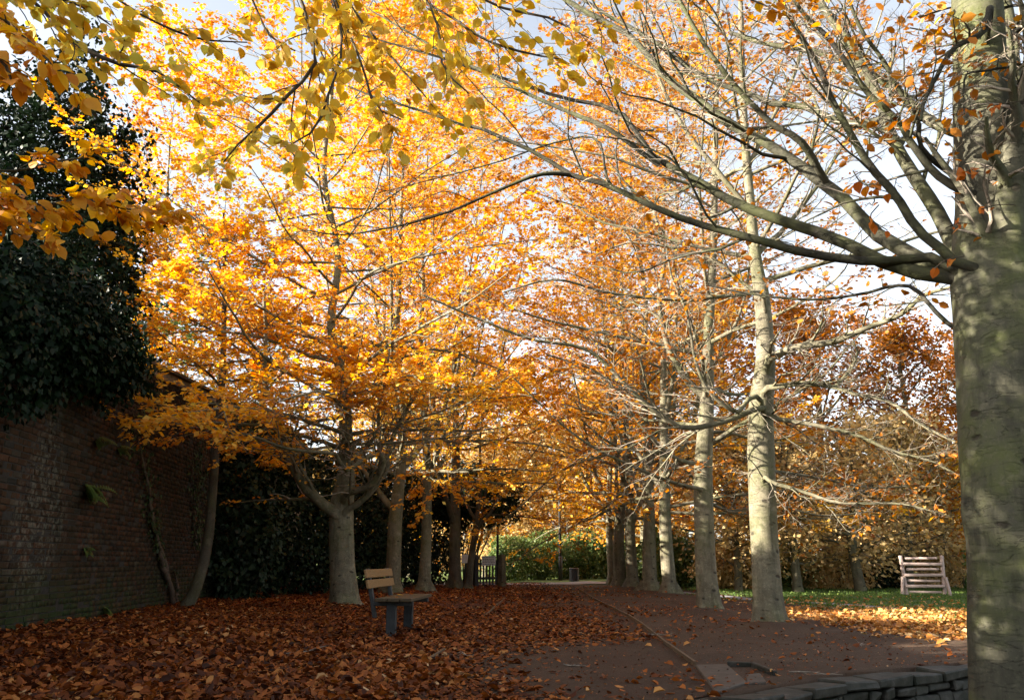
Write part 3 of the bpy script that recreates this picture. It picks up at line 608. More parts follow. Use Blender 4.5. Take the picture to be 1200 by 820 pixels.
# --- the big beech at the right edge
Bb = (3.12, 5.5, -.62)
tp = [(3.12, 5.5, -.62)] + [PY(a, b, 5.5) for a, b in ((1190, 810), (1186, 640), (1176, 480), (1172, 400), (1165, 325), (1158, 240), (1152, 150), (1147, 50), (1142, -60), (1138, -250), (1136, -500))]
tr = [.30, .262, .268, .285, .29, .28, .215, .20, .185, .17, .13, .05]
BL = [
 (PL([(1150, 322), (1120, 317), (1098, 302), (1060, 304), (1005, 306), (940, 296), (893, 284), (840, 267), (800, 256), (756, 238), (707, 215), (665, 203), (632, 182), (586, 160), (557, 148), (537, 145), (483, 126), (441, 112), (405, 98)], 5.45, 6.6), .062, .010, 'bark_limb_shaded'),
 (PL([(668, 204), (632, 205), (578, 226), (524, 249), (454, 267), (400, 274), (350, 268)], 5.95, 6.4), .022, .006, 'bark_limb_shaded'),
 (PL([(756, 238), (715, 157 + 60), (700, 165), (653, 168), (586, 190), (508, 211), (441, 228)], 5.9, 6.6), .016, .005, 'bark_limb_shaded'),
 (PL([(1150, 335), (1107, 323), (1065, 317), (1024, 303), (991, 286), (941, 269), (883, 249), (854, 236), (821, 220), (798, 205), (770, 192), (752, 173), (732, 145), (707, 128), (649, 118), (578, 95), (466, 62), (400, 42)], 5.5, 6.9), .085, .010, 'bark_limb_shaded'),
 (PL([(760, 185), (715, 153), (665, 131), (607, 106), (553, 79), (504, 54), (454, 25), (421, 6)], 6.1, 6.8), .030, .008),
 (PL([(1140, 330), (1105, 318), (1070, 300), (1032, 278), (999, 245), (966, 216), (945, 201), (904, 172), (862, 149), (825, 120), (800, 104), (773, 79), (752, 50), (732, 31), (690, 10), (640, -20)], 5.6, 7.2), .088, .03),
 (PL([(1150, 320), (1123, 309), (1098, 286), (1074, 265), (1049, 226), (1024, 199), (1007, 174), (987, 141), (970, 108), (960, 81), (941, 46), (916, 0), (895, -60)], 5.35, 5.6), .052, .022, 'bark_limb_shaded'),
 (PL([(1165, 236), (1132, 224), (1098, 205), (1069, 170), (1049, 137), (1020, 112), (995, 79), (966, 37), (937, 8), (910, -40)], 5.4, 5.3), .048, .018, 'bark_limb_shaded'),
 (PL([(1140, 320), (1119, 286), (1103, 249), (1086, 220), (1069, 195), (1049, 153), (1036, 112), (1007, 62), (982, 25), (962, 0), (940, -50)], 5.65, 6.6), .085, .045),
 (PL([(1082, 178), (1074, 141), (1049, 100), (1032, 66), (1011, 37), (995, 0), (985, -50)], 5.4, 5.2), .026, .014, 'bark_limb_shaded'),
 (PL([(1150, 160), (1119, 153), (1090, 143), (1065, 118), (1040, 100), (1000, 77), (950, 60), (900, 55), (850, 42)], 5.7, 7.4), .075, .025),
 (PL([(1160, 10), (1152, 37), (1123, 54), (1103, 79), (1086, 112), (1078, 141)], 5.15, 5.0), .040, .012, 'bark_limb_shaded'),
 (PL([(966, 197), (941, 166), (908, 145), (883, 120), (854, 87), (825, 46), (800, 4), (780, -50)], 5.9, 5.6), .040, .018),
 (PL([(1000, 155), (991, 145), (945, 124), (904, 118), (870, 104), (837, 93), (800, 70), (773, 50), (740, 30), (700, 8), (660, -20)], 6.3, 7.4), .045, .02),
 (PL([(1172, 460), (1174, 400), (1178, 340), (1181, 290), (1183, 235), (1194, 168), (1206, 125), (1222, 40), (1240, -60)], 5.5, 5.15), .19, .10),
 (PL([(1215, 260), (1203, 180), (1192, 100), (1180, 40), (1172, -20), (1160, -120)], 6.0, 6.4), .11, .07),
 (PL([(1200, 82), (1180, 79), (1156, 83), (1131, 88), (1127, 110), (1128, 134)], 5.0, 4.95), .016, .006, 'bark_limb_shaded'),
 (PL([(1250, 0), (1200, 8), (1160, 12), (1120, 8), (1080, 20)], 5.75, 5.75), .02, .008, 'bark_limb_shaded'),
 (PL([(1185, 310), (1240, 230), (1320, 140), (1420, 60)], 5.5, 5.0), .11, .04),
 (PL([(1150, 405), (1105, 375), (1075, 340), (1050, 335), (1010, 345), (950, 352), (880, 345), (830, 335)], 6.0, 7.5), .030, .01, 'bark_limb_shaded'),
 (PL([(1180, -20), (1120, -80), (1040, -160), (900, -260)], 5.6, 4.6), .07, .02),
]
def root_limbs(BL, tp, tr, lsc=1.0):     # start every limb inside the wood it grows from
    ax, ar = resample(tp, tr, 200); out = []; done = []
    for lp, r0, r1, *lm in BL:
        lp = np.asarray(lp, float); d = np.linalg.norm(ax - lp[0], axis=1); k = int(d.argmin())
        if d[k] < ar[k] + .35:
            q = ax[max(0, k - 6)].copy()
            lp = np.concatenate([[q], lp[np.linalg.norm(lp - q, axis=1) > .18]])
        elif done:
            al = np.concatenate(done); j = int(np.linalg.norm(al - lp[0], axis=1).argmin())
            if np.linalg.norm(al[j] - lp[0]) < .6: lp = np.concatenate([[al[j]], lp[1:]])
        done.append(resample(lp, [1] * len(lp), 60)[0]); out.append((lp, r0 * lsc, r1 * lsc, *lm))
    return out
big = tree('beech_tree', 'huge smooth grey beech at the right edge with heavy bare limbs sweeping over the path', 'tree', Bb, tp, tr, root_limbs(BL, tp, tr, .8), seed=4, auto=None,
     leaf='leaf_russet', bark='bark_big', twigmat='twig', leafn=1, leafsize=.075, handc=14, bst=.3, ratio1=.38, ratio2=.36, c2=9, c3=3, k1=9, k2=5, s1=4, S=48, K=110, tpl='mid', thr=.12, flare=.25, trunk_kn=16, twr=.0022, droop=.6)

# --- the right-hand row
t2p = [PY(a, b, 12.2) for a, b in ((903, 737), (899, 690), (896, 640), (893, 560), (892, 480), (897, 420), (893, 350), (885, 300), (876, 200), (870, 100), (868, 0), (866, -120))]
t2r = [.22, .205, .20, .195, .185, .145, .12, .095, .07, .055, .04, .02]
T2L = [
 (PL([(898, 425), (912, 416), (937, 408), (978, 401), (1011, 387), (1049, 370), (1082, 345), (1115, 335)], 12.0, 10.5), .085, .02),
 (PL([(896, 458), (916, 453), (945, 449), (978, 453), (1007, 462), (1049, 470), (1082, 495), (1123, 515)], 12.0, 10.5), .06, .015),
 (PL([(978, 452), (995, 435), (1005, 415), (1002, 400)], 11.4, 11.2), .03, .012),
 (PL([(897, 485), (912, 491), (957, 499), (1007, 511), (1049, 530), (1090, 540), (1127, 559)], 12.1, 11), .05, .012),
 (PL([(895, 548), (910, 553), (957, 561), (1015, 573), (1060, 572)], 12.3, 13), .04, .012),
 (PL([(895, 560), (910, 567), (957, 582), (987, 589), (1049, 590), (1090, 598)], 12.0, 11), .042, .012),
 (PL([(892, 468), (878, 468), (864, 483), (831, 457), (816, 421), (805, 366), (787, 326), (780, 290)], 11.9, 11.0), .045, .012),
 (PL([(893, 478), (867, 488), (823, 501), (794, 499), (743, 461), (692, 413), (626, 399), (560, 375), (500, 350)], 11.9, 10.8), .06, .012),
 (PL([(893, 350), (870, 330), (830, 300), (790, 290), (740, 285), (700, 300)], 12.3, 12.8), .05, .012),
 (PL([(886, 300), (915, 270), (950, 225), (980, 180), (1010, 120)], 12.2, 12.6), .06, .02),
 (PL([(893, 345), (860, 347), (800, 352), (720, 345), (650, 330), (590, 345)], 11.9, 10.5), .045, .01),
 (PL([(881, 250), (840, 200), (800, 150), (770, 90), (740, 20)], 12.2, 12.0), .06, .02),
 (PL([(876, 200), (900, 150), (930, 90), (950, 20), (960, -40)], 12.2, 12.5), .05, .02),
]
tree('beech_tree', 'beech with sunlit bands on its trunk, second from the right edge, standing on bare earth', 'tree', (*G(903, 735), 0), t2p, t2r, root_limbs(T2L, t2p, t2r), AV, 21,
     dict(n=22, t0=.42, l0=4.6, l1=3.8, el0=.25, el1=1.0, r=.05), 'leaf_russet', leafn=2, c1=13, c2=8, c3=2, k1=8, handc=20, ratio1=.4, leafsize=.085, thr=0, S=32, K=90, trunk_kn=14, droop=.5)
t3p = [PY(a, b, 15.8) for a, b in ((832, 719), (828, 680), (826, 640), (824, 560), (828, 480), (830, 400), (835, 300), (838, 200), (840, 100), (842, -60))]
t3r = [.215, .20, .19, .18, .145, .11, .085, .065, .045, .02]
T3L = [
 (PL([(826, 545), (800, 540), (770, 520), (735, 480), (700, 440), (640, 420)], 15.7, 14), .06, .015),
 (PL([(825, 575), (790, 565), (740, 545), (690, 520), (640, 480), (600, 440)], 15.7, 14), .05, .012),
 (PL([(828, 510), (850, 505), (900, 515), (950, 500)], 15.8, 17), .06, .015),
 (PL([(826, 590), (860, 600), (900, 590), (960, 605), (1020, 600)], 15.8, 17), .045, .012),
 (PL([(829, 470), (800, 440), (780, 400), (770, 350), (775, 300), (760, 240)], 15.8, 15.5), .09, .03),
 (PL([(830, 440), (850, 400), (870, 350), (880, 290)], 15.8, 16.5), .06, .02),
]
tree('beech_tree', 'grey green beech trunk third from the right edge, mostly in shade', 'tree', (*G(832, 717), 0), t3p, t3r, root_limbs(T3L, t3p, t3r), AV, 22,
     dict(n=28, t0=.22, l0=4.8, l1=3.8, el0=.15, el1=1.0, r=.05), 'leaf_russet', leafn=5, c1=12, c2=8, ratio1=.42, leafsize=.09, thr=-.2, S=28, K=80, trunk_kn=10)
def std_tree(label, px, py, h, r, seed, leaf, leafn, thr, lean=0, n=30, l0=6.0, l1=4.0, t0=.16, group=AV, bark='bark', twigmat='twig', c1=10, c2=5, k2=3, xleaf=None, leafsize=.115, el0=.05, curve=.0, S=18, name='beech_tree', cat='tree', xy=None, fork=True):
    x, y = xy if xy else G(px, py); rg = np.random.default_rng(seed); leafn = leafn + 1
    pts = [(x, y, 0)]; w = 0.0; wy = 0.0
    for k in range(1, 8):
        w += rg.normal() * .13; wy += rg.normal() * .13; pts.append((x + lean * k / 7 * h * .5 + w * min(1, k / 2), y + wy * min(1, k / 2), h * (k / 7) ** 1.1))
    rr = [r, r * .86, r * .66, r * .46, r * .32, r * .2, r * .12, r * .04]
    lds = []
    for q in range(3):
        z0 = h * rg.uniform(.13, .3); f = z0 / h; i_ = min(6, int(f * 7)); c = np.array(pts[i_]) + (np.array(pts[i_ + 1]) - np.array(pts[i_])) * (f * 7 - i_); a_ = q * 2.1 + rg.uniform(0, 1.2)
        o_ = np.array([cos(a_), sin(a_), 0]); sp = rg.uniform(.9, 1.6); c[2] = z0
        lds.append((np.array([c - [0, 0, .3], c + o_ * .45 * sp + [0, 0, .45], c + o_ * 1.0 * sp + [0, 0, 1.7], c + o_ * 1.5 * sp + [0, 0, h * .28], c + o_ * 2.1 * sp + [0, 0, h * .5]]), r * .5, r * .08))
    return tree(name, label, cat, (x, y, 0), pts, rr, lds, group, seed, dict(n=n, t0=t0, l0=l0, l1=l1, el0=el0, el1=.9, r=r * .3, curve=curve), leaf, bark, twigmat, leafn, leafsize, c1, c2, thr=thr, S=S, K=44, ratio1=.42, k2=k2, xleaf=xleaf, k1=4, handc=14, flare=.8)
std_tree('beech trunk fourth from the right edge, straight and half lit by the sun', 785, 698, 17, .19, 31, 'leaf_orange', 9, -.45, 0, 44)
std_tree('thick beech trunk between the straight trunk and the leaning one in the right row', 762, 694, 17, .215, 32, 'leaf_orange', 9, -.4, 0, 30)
std_tree('sunlit beech trunk leaning left in the right row with a pale side branch', 742, 690, 17, .20, 33, 'leaf_orange', 9, -.4, -.06, 42)
std_tree('dark beech trunk near the far end of the right row', 727, 687, 17, .23, 34, 'leaf_orange', 9, -.4, 0, 30)
std_tree('last dark slim beech trunk of the right row beside the far hedge', 718, 684, 16, .17, 35, 'leaf_orange', 9, -.4, 0, 38)

# --- the left-hand row
def thin_l1(p, rg):      # gaps cut in the crown to let sun onto the lawn; low leaves cleared too
    x, y, z = p.T; u = rg.random(len(p))
    hi = (y < 14.6) & (z > 4.3) & (z < 8.5) & (x > -5.0); lo = (y > 17.6) & (z > 3.4) & (z < 8.5)
    dr = (z < 3.9) & (x > -3.9)
    return ~((hi & (u < .72)) | (lo & (u < .85)) | (dr & (u < .85)))
t1p = [PY(a, b, 16.9) for a, b in ((404, 716), (403, 690), (401, 660), (400, 620), (401, 590), (405, 560), (405, 500), (400, 440), (388, 380), (396, 300), (380, 200), (390, 80), (376, -60))]
t1r = [.29, .27, .255, .25, .25, .19, .135, .11, .09, .07, .055, .04, .02]
L1L = [
 (PL([(398, 605), (380, 592), (357, 570), (342, 547), (334, 525), (325, 490), (310, 450), (311, 400), (308, 340)], 16.8, 15.6), .15, .03),
 (PL([(405, 578), (416, 575), (438, 564), (451, 540), (447, 530), (436, 531), (426, 537), (410, 549), (401, 541), (397, 530), (369, 527), (337, 523), (300, 510), (250, 500)], 16.6, 14.2), .085, .02),
 (PL([(405, 598), (420, 588), (437, 573), (454, 548), (453, 530), (461, 507), (480, 470), (505, 430)], 16.7, 16.2), .085, .03),
 (PL([(404, 540), (415, 532), (429, 520), (439, 505), (442, 475), (451, 440), (455, 400)], 16.8, 16.4), .07, .02),
 (PL([(398, 530), (404, 490), (402, 450), (404, 410)], 16.3, 15.8), .035, .012),
 (PL([(405, 525), (413, 519), (439, 507), (477, 494), (521, 481), (556, 466), (597, 443)], 16.7, 15.6), .045, .012),
 (PL([(404, 520), (440, 520), (480, 517), (530, 512), (580, 505)], 16.7, 14.5), .04, .012),
 (np.array([(-3.4, 16.8, 3.4), (-3.9, 15.5, 3.5), (-4.3, 14.2, 3.5), (-4.7, 12.9, 3.3), (-5.0, 11.8, 3.0)]), .06, .012),
 (np.array([(-3.4, 16.8, 3.9), (-3.3, 15.4, 3.8), (-3.3, 14.0, 3.8), (-3.4, 12.8, 3.5), (-3.5, 11.8, 3.2)]), .06, .012),
 (np.array([(-3.6, 16.8, 3.2), (-4.6, 15.6, 3.4), (-5.2, 14.4, 3.3), (-5.6, 13.2, 3.1), (-5.8, 12.2, 3.0)]), .055, .012),
 (np.array([(-3.3, 16.8, 4.4), (-2.4, 15.4, 4.3), (-1.9, 14.4, 4.2), (-1.6, 13.6, 3.9)]), .05, .012),
 (np.array([(-3.4, 16.8, 5.0), (-4.6, 15.6, 5.6), (-5.4, 14.6, 5.9), (-6.0, 13.6, 5.8)]), .05, .012),
]
tree('beech_tree', 'beech behind the bench with thick forking limbs and layered golden leaves', 'tree', (*G(405, 713), 0), t1p, t1r, root_limbs(L1L, t1p, t1r), AV, 41,
     dict(n=54, t0=.24, l0=5.8, l1=4.6, el0=.05, el1=.85, r=.05), 'leaf_gold', leafn=16, c1=11, c2=6, handc=18, k1=7, xleaf=thin_l1, ratio1=.42, leafsize=.098, thr=-.55, S=32, K=90, trunk_kn=10, tpl='far', tiltn=.45)
std_tree('second beech of the left row, slimmer trunk just behind the bench', 460, 697, 18, .22, 42, 'leaf_gold', 11, -.5, .0, 46, l0=6.0, t0=.18)
std_tree('slender beech between the bench and the dark ivy clad trunks', 497, 696, 17, .17, 43, 'leaf_orange', 11, -.5, .0, 42, l0=5.6, t0=.2)
std_tree('dark trunk with orange crown nearest the gate on the left', 548, 690, 9, .13, 44, 'leaf_orange', 8, -.4, .03, 26, l0=4.0, t0=.3, bark='bark_dark')
std_tree('ivy dark trunk between the slender beech and the gate', 533, 690, 17, .22, 45, 'leaf_orange', 9, -.4, .0, 28, l0=4.6, t0=.3, bark='bark_dark')
# slender leaning tree in front of the wall
sp_ = [PY(a, b, 16.6 + .01 * k) for k, (a, b) in enumerate(((215, 714), (226, 697), (236, 668), (244, 630), (248, 590), (251, 550), (254, 500), (260, 450), (262, 400), (263, 330), (262, 250)))]
tree('slender_tree', 'slender young tree curving up in front of the brick wall', 'tree', (*G(216, 712), 0), sp_, [.13, .11, .105, .10, .09, .085, .08, .07, .06, .04, .02], [], None, 46,
     dict(n=24, t0=.5, l0=2.8, l1=1.8, el0=.1, el1=.9, r=.03), 'leaf_gold', bark='bark_dark', leafn=10, c1=10, c2=7, thr=-.4, S=16, K=50, flare=.3)
# crowns that stand beyond the garden wall and behind the left row
std_tree('yellow green tree beyond the brick wall seen through the golden leaves', 0, 0, 7.5, .2, 48, 'leaf_green', 8, -.3, 0, 30, l0=3, t0=.35, group=None, xy=(-9.3, 24), leafsize=.12)
std_tree('orange beech far back on the left filling the gap over the dark shrubs', 0, 0, 15, .25, 49, 'leaf_gold', 10, -.5, 0, 36, l0=5.5, t0=.3, group=None, xy=(-5.2, 32), leafsize=.13)

std_tree('orange beech rising just beyond the brick wall between the ivy and the forked beech', 0, 0, 16, .24, 50, 'leaf_orange', 10, -.6, 0, 40, l0=4.6, l1=3.4, t0=.36, group=None, xy=(-11.6, 24.5), leafsize=.12)
# --- the beech standing out of view on the left, whose twigs hang into the top of the picture
def leaf_mesh(seed, size):
    r = np.random.default_rng(seed); tv, tf = TPL['near']; V = tv.copy(); V[:, 2] *= r.uniform(.4, 2.2); V[:, 2] += .15 * r.uniform(-1, 1) * V[:, 0] ** 2; V[:, 1] *= r.uniform(.9, 1.15)
    V = np.concatenate([V, [(-.16, .008, .0), (-.16, -.008, .0), (.16, -.006, .004), (.16, .006, .004)]])
    me = bpy.data.meshes.new('leaf'); me.from_pydata((V * size).tolist(), [], [tuple(f) for f in tf] + [(11, 12, 13, 14)])
    uv = me.uv_layers.new(name='UVMap')
    for lp in me.loops: uv.data[lp.index].uv = V[lp.vertex_index][:2]
    return me
NEARM = {}
for mk_ in ('leaf_near_gold', 'leaf_near_orange', 'leaf_near_russet'):
    NEARM[mk_] = []
    for k in range(6):
        me = leaf_mesh(k, .085); me.materials.append(M[mk_]); NEARM[mk_].append(me)
def place_leaves(root, base, P, n, mat, rg, scale=1.0, droop=.5, maxn=300, tiltn=.6):
    pos, al, nr, s, rn = twig_leaves(P, n, rg, 1.0, droop=droop, tiltn=tiltn, jitter=.012, t0=.15)
    k = rg.permutation(len(pos))[:maxn]
    for i in k:
        a = al[i] / np.linalg.norm(al[i]); sd_ = np.cross(nr[i], a); sd_ /= np.linalg.norm(sd_); nn = np.cross(a, sd_)
        o = bpy.data.objects.new('leaf', NEARM[mat][i % 6]); sc = s[i] * scale
        mt = mathutils.Matrix(((a[0] * sc, sd_[0] * sc, nn[0] * sc, pos[i][0] - base[0]), (a[1] * sc, sd_[1] * sc, nn[1] * sc, pos[i][1] - base[1]), (a[2] * sc, sd_[2] * sc, nn[2] * sc, pos[i][2] - base[2]), (0, 0, 0, 1)))
        link(o, root); o.matrix_local = mt
b0 = np.array([-4.3, 3.0, -.6])
root0 = empty('beech_tree', tuple(b0), 'beech beyond the left edge whose leafy twigs hang across the top left of the view', 'tree')
P, R = resample([b0, (-4.3, 3, 1), (-4.25, 3.05, 3), (-4.2, 3.1, 5), (-4.2, 3.2, 7.5), (-4.1, 3.2, 10)], [.32, .26, .24, .2, .13, .05], 60)
V, F = trunk_mesh(P, R, 24, 9); obj('trunk', mesh_np('trunk', V - b0, F, smooth=True), M['bark'], root0)
r9 = np.random.default_rng(99)
N0 = [  # pixel twig lines with distance
 ([(-260, -160), (-60, -60), (37, 0), (70, 37), (104, 60), (145, 77), (178, 81), (203, 97), (240, 125)], 4.2, 4.4, .02, 'leaf_near_gold', 9),
 ([(250, -190), (330, -60), (352, 0), (361, 25), (369, 77), (344, 104), (323, 128), (298, 153), (282, 166), (262, 190)], 4.6, 4.5, .018, 'leaf_near_gold', 10),
 ([(220, -150), (270, -50), (296, 0), (315, 41), (346, 60)], 4.9, 4.8, .012, 'leaf_near_gold', 5),
 ([(300, -180), (420, -60), (495, 0), (537, 25), (566, 46), (615, 62), (660, 70)], 4.8, 4.6, .013, 'leaf_near_gold', 8),
 ([(300, -150), (380, -50), (410, 5), (440, 45), (470, 80), (500, 115)], 4.7, 4.5, .013, 'leaf_near_gold', 8),
 ([(300, -150), (380, -30), (400, 20), (418, 60), (430, 95), (440, 125), (470, 140)], 4.5, 4.3, .012, 'leaf_near_gold', 7),
 ([(350, -190), (480, -90), (540, -20), (590, 10), (640, 20), (690, 45)], 4.7, 4.5, .013, 'leaf_near_gold', 8),
 ([(350, -190), (460, -60), (500, 0), (515, 40), (520, 80), (550, 110)], 4.4, 4.3, .012, 'leaf_near_gold', 7),
 ([(250, -190), (330, -80), (390, 0), (400, 60), (385, 110), (370, 150), (340, 170)], 4.3, 4.2, .013, 'leaf_near_gold', 8),
 ([(-200, -120), (0, -60), (120, -10), (170, 20), (230, 45), (290, 50)], 4.5, 4.7, .012, 'leaf_near_gold', 7),
 ([(-160, 150), (-60, 210), (0, 232), (50, 240), (100, 235), (150, 245), (195, 250)], 4.0, 4.2, .014, 'leaf_near_orange', 12),
 ([(-120, 170), (-30, 195), (20, 200), (60, 190), (100, 185)], 4.0, 4.2, .01, 'leaf_near_orange', 6),
 ([(-100, 240), (-20, 250), (20, 262), (60, 275)], 4.1, 4.0, .008, 'leaf_near_orange', 5),
 ([(-200, -100), (-60, -20), (0, 20), (30, 45), (60, 75)], 3.4, 3.3, .014, 'leaf_near_orange', 8),
 ([(-200, 0), (-60, 40), (0, 70), (15, 100)], 3.3, 3.2, .012, 'leaf_near_orange', 6),
 ([(300, -200), (700, -60), (800, -30), (860, -8), (905, 10)], 4.9, 4.4, .014, 'leaf_near_orange', 4),
 ([(-200, -130), (-20, -30), (60, -5), (100, 10), (130, 30)], 3.9, 4.0, .012, 'leaf_near_gold', 6),
]
tw1, tr1 = [], []
total = 0
for pl, Y0, Y1, r0, mt, n in N0:
    Q = PL(pl, Y0, Y1)
    hub = np.array([-4.2, 3.1, 3.6 if pl[0][1] > 100 else 4.6]); Q = np.concatenate([[hub], [(hub + Q[0]) / 2 + np.array([0, 0, .15])], Q])
    p, r = resample(Q, np.linspace(.03, .004, len(Q)), 40); r0 = r0 * .62; limb_obj(p - b0, np.minimum(r, r0), M['twig_dark'], root0, 6)
    vis_i = 18 if len(pl) > 4 else 20
    sub = p[vis_i:][None]; sr = np.minimum(r, r0)[vis_i:][None]
    P2, R2 = spawn(sub, sr, [int(n * 2.6)], .02, 1, .28, .8, r9, up=.02, K=5, flat=.9, grav=-.035, noise=.12, rf=.5, rmin=.0013, taper=.4)
    tw1.append(P2); tr1.append(R2)
    nl = len(P2) * 3 + 2
    place_leaves(root0, b0, P2, 2, mt, r9, 1.05, droop=.35)
    # the rest of this spray's leaves in one mesh
    pos, al, nr, s, rn = twig_leaves(P2, 10, r9, .092, droop=.3, tiltn=.55, jitter=.012)
    V, F, a, _ = leaf_arrays(pos, al, nr, s, rn, 'near'); obj('leaf_spray', mesh_np('leaf_spray', V - b0, F, {'rnd': a}), M['leaf_pale' if 'gold' in mt else 'leaf_orange'], root0, kind='stuff')
V, F = tubes(np.concatenate(tw1), np.concatenate(tr1), 4); obj('twigs', mesh_np('twigs', V - b0, F), M['twig_dark'], root0, kind='stuff')
# russet leaves still held in front of the big trunk
r8 = np.random.default_rng(8)
for pl, n in (([(1200, 118), (1175, 122), (1150, 126), (1135, 130)], 8), ([(1185, 190), (1160, 195), (1135, 200), (1122, 205)], 8), ([(1190, 240), (1170, 240), (1150, 245)], 3), ([(1140, 262), (1120, 262), (1108, 268)], 6), ([(1130, 300), (1108, 305), (1095, 315)], 4),
              ([(1000, 200), (1010, 215), (1040, 225)], 6), ([(1030, 240), (1020, 255), (1040, 270)], 4), ([(860, 5), (875, 20), (900, 30)], 3)):
    Q = PL(pl, 4.95, 5.0); p, r = resample(Q, [.004] * len(Q), 8); limb_obj(p - np.array(Bb), r, M['twig_dark'], big, 4, 'twig')
    place_leaves(big, Bb, p[None], n, 'leaf_near_russet', r8, .95, .6)

# ------------------------------------------------------------------ shrubs, ivy, hedges
def shrub(name, label, cat, c, rad, n, mat, size, seed, group=None, lump=.22, stems=8, tpl='far', shape=None, box=False, hang=0.0, stem_mat='bark_dark', z0=0.0):
    rg = np.random.default_rng(seed); c = np.array(c, float); rad = np.array(rad, float)
    root = empty(name, (c[0], c[1], z0), label, cat, group); base = np.array([c[0], c[1], z0])
    d = norm(rg.normal(size=(n, 3))); rr = rg.random(n) ** .22
    if box: d = d / (np.abs(d) ** 4).sum(1, keepdims=True) ** .25
    bul = 1 + lump * noise3(d * 2.2, 1.6, seed)[:, None] + lump * .6 * noise3(d * 2.2, 4, seed + 1)[:, None]
    pos = c + d * rad * rr[:, None] * bul
    k = pos[:, 2] > z0 + .03; pos, d = pos[k], d[k]
    al = norm(d * .6 + rg.normal(size=d.shape) * .7 - ZUP * (.3 + hang)); nr = norm(d * .7 + ZUP * .5 + rg.normal(size=d.shape) * .5)
    s = size * rg.uniform(.6, 1.25, len(pos)); rnd = np.clip(.5 + .25 * noise3(pos, 1.6, seed) + rg.normal(size=len(pos)) * .18, 0, 1)
    V, F, a, _ = leaf_arrays(pos, al, nr, s, rnd, tpl); obj('foliage', mesh_np('foliage', V - base, F, {'rnd': a}), M[mat], root, kind='stuff')
    if stems:
        mb = MB()
        for i in range(stems):
            az = rg.uniform(0, 6.28); t = base + np.array([cos(az), sin(az), 0]) * .15; e = c + norm(rg.normal(size=3)) * rad * .75
            e[2] = max(e[2], z0 + .4); m_ = (t + e) / 2 + rg.normal(size=3) * .1 * rad
            p, r = resample([t - base - (0, 0, .1), m_ - base, e - base], [.035, .025, .008], 8); mb.tube(p, r, 5, False)
        mb.build('stems', M[stem_mat], root, smooth=True, kind='stuff')
    return root
# ivy masses over the wall at the left
def wallx(y): return WALL_A + WALL_B * y
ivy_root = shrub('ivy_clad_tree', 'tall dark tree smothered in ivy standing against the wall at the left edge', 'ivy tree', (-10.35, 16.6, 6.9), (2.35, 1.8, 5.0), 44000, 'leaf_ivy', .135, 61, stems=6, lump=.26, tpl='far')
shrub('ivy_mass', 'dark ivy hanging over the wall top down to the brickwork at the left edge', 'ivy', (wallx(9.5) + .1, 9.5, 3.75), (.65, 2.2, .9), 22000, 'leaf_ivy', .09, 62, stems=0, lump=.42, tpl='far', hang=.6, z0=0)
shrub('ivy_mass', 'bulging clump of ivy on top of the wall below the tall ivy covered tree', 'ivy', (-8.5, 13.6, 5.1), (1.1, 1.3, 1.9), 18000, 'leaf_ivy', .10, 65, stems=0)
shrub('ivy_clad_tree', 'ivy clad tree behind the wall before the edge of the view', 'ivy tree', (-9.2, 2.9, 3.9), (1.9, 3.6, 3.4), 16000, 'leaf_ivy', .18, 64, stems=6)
# dark evergreens behind the left row
EV = [(-6.7, 20.6, 1.9, 1.0, 1.5, 2.2), (-6.1, 24.2, 2.0, 1.3, 1.7, 2.5), (-5.4, 27.4, 2.1, 1.5, 1.7, 2.6), (-4.7, 30.0, 2.2, 1.6, 1.6, 2.6), (-3.5, 33.2, 2.0, 1.6, 1.4, 2.4)]
EVL = ['dark evergreen shrub against the wall to the left of the forked beech', 'dark evergreen shrub directly behind the forked beech trunk', 'dark evergreen shrub behind the bench back',
       'dark evergreen shrub behind the second beech of the left row', 'dark evergreen shrub just left of the gate']
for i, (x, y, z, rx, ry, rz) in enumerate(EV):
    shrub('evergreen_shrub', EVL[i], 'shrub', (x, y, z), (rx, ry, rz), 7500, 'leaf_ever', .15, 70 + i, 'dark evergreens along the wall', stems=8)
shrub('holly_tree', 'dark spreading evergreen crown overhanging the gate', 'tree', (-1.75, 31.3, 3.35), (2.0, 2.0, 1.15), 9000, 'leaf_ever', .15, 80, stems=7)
# hedge shrubs at the far end
HG = [(-.1, 41, 1.0, 1.2, 1.25, 'round green laurel shrub right of the gate post'), (1.3, 42.5, 1.05, 1.2, 1.3, 'green laurel shrub in the middle of the far hedge'), (2.5, 44, 1.05, 1.2, 1.3, 'green laurel shrub behind the lamp post'),
      (3.9, 44.5, 1.1, 1.3, 1.4, 'pale green shrub behind the litter bin'), (5.4, 45, 1.0, 1.2, 1.25, 'green shrub at the right end of the far hedge beside the dark trunks'), (5.6, 31, .9, 1.2, 1.15, 'green shrub seen between the trunks of the right row'), (7.2, 33, .9, 1.3, 1.1, 'dark green shrub right of the straight trunk')]
for i, (x, y, z, rx, rz, lb) in enumerate(HG):
    shrub('laurel_shrub', lb, 'shrub', (x, y, z), (rx, 1.0, rz), 4800, 'leaf_green', .14, 90 + i, 'laurel shrubs of the far hedge', stems=5)

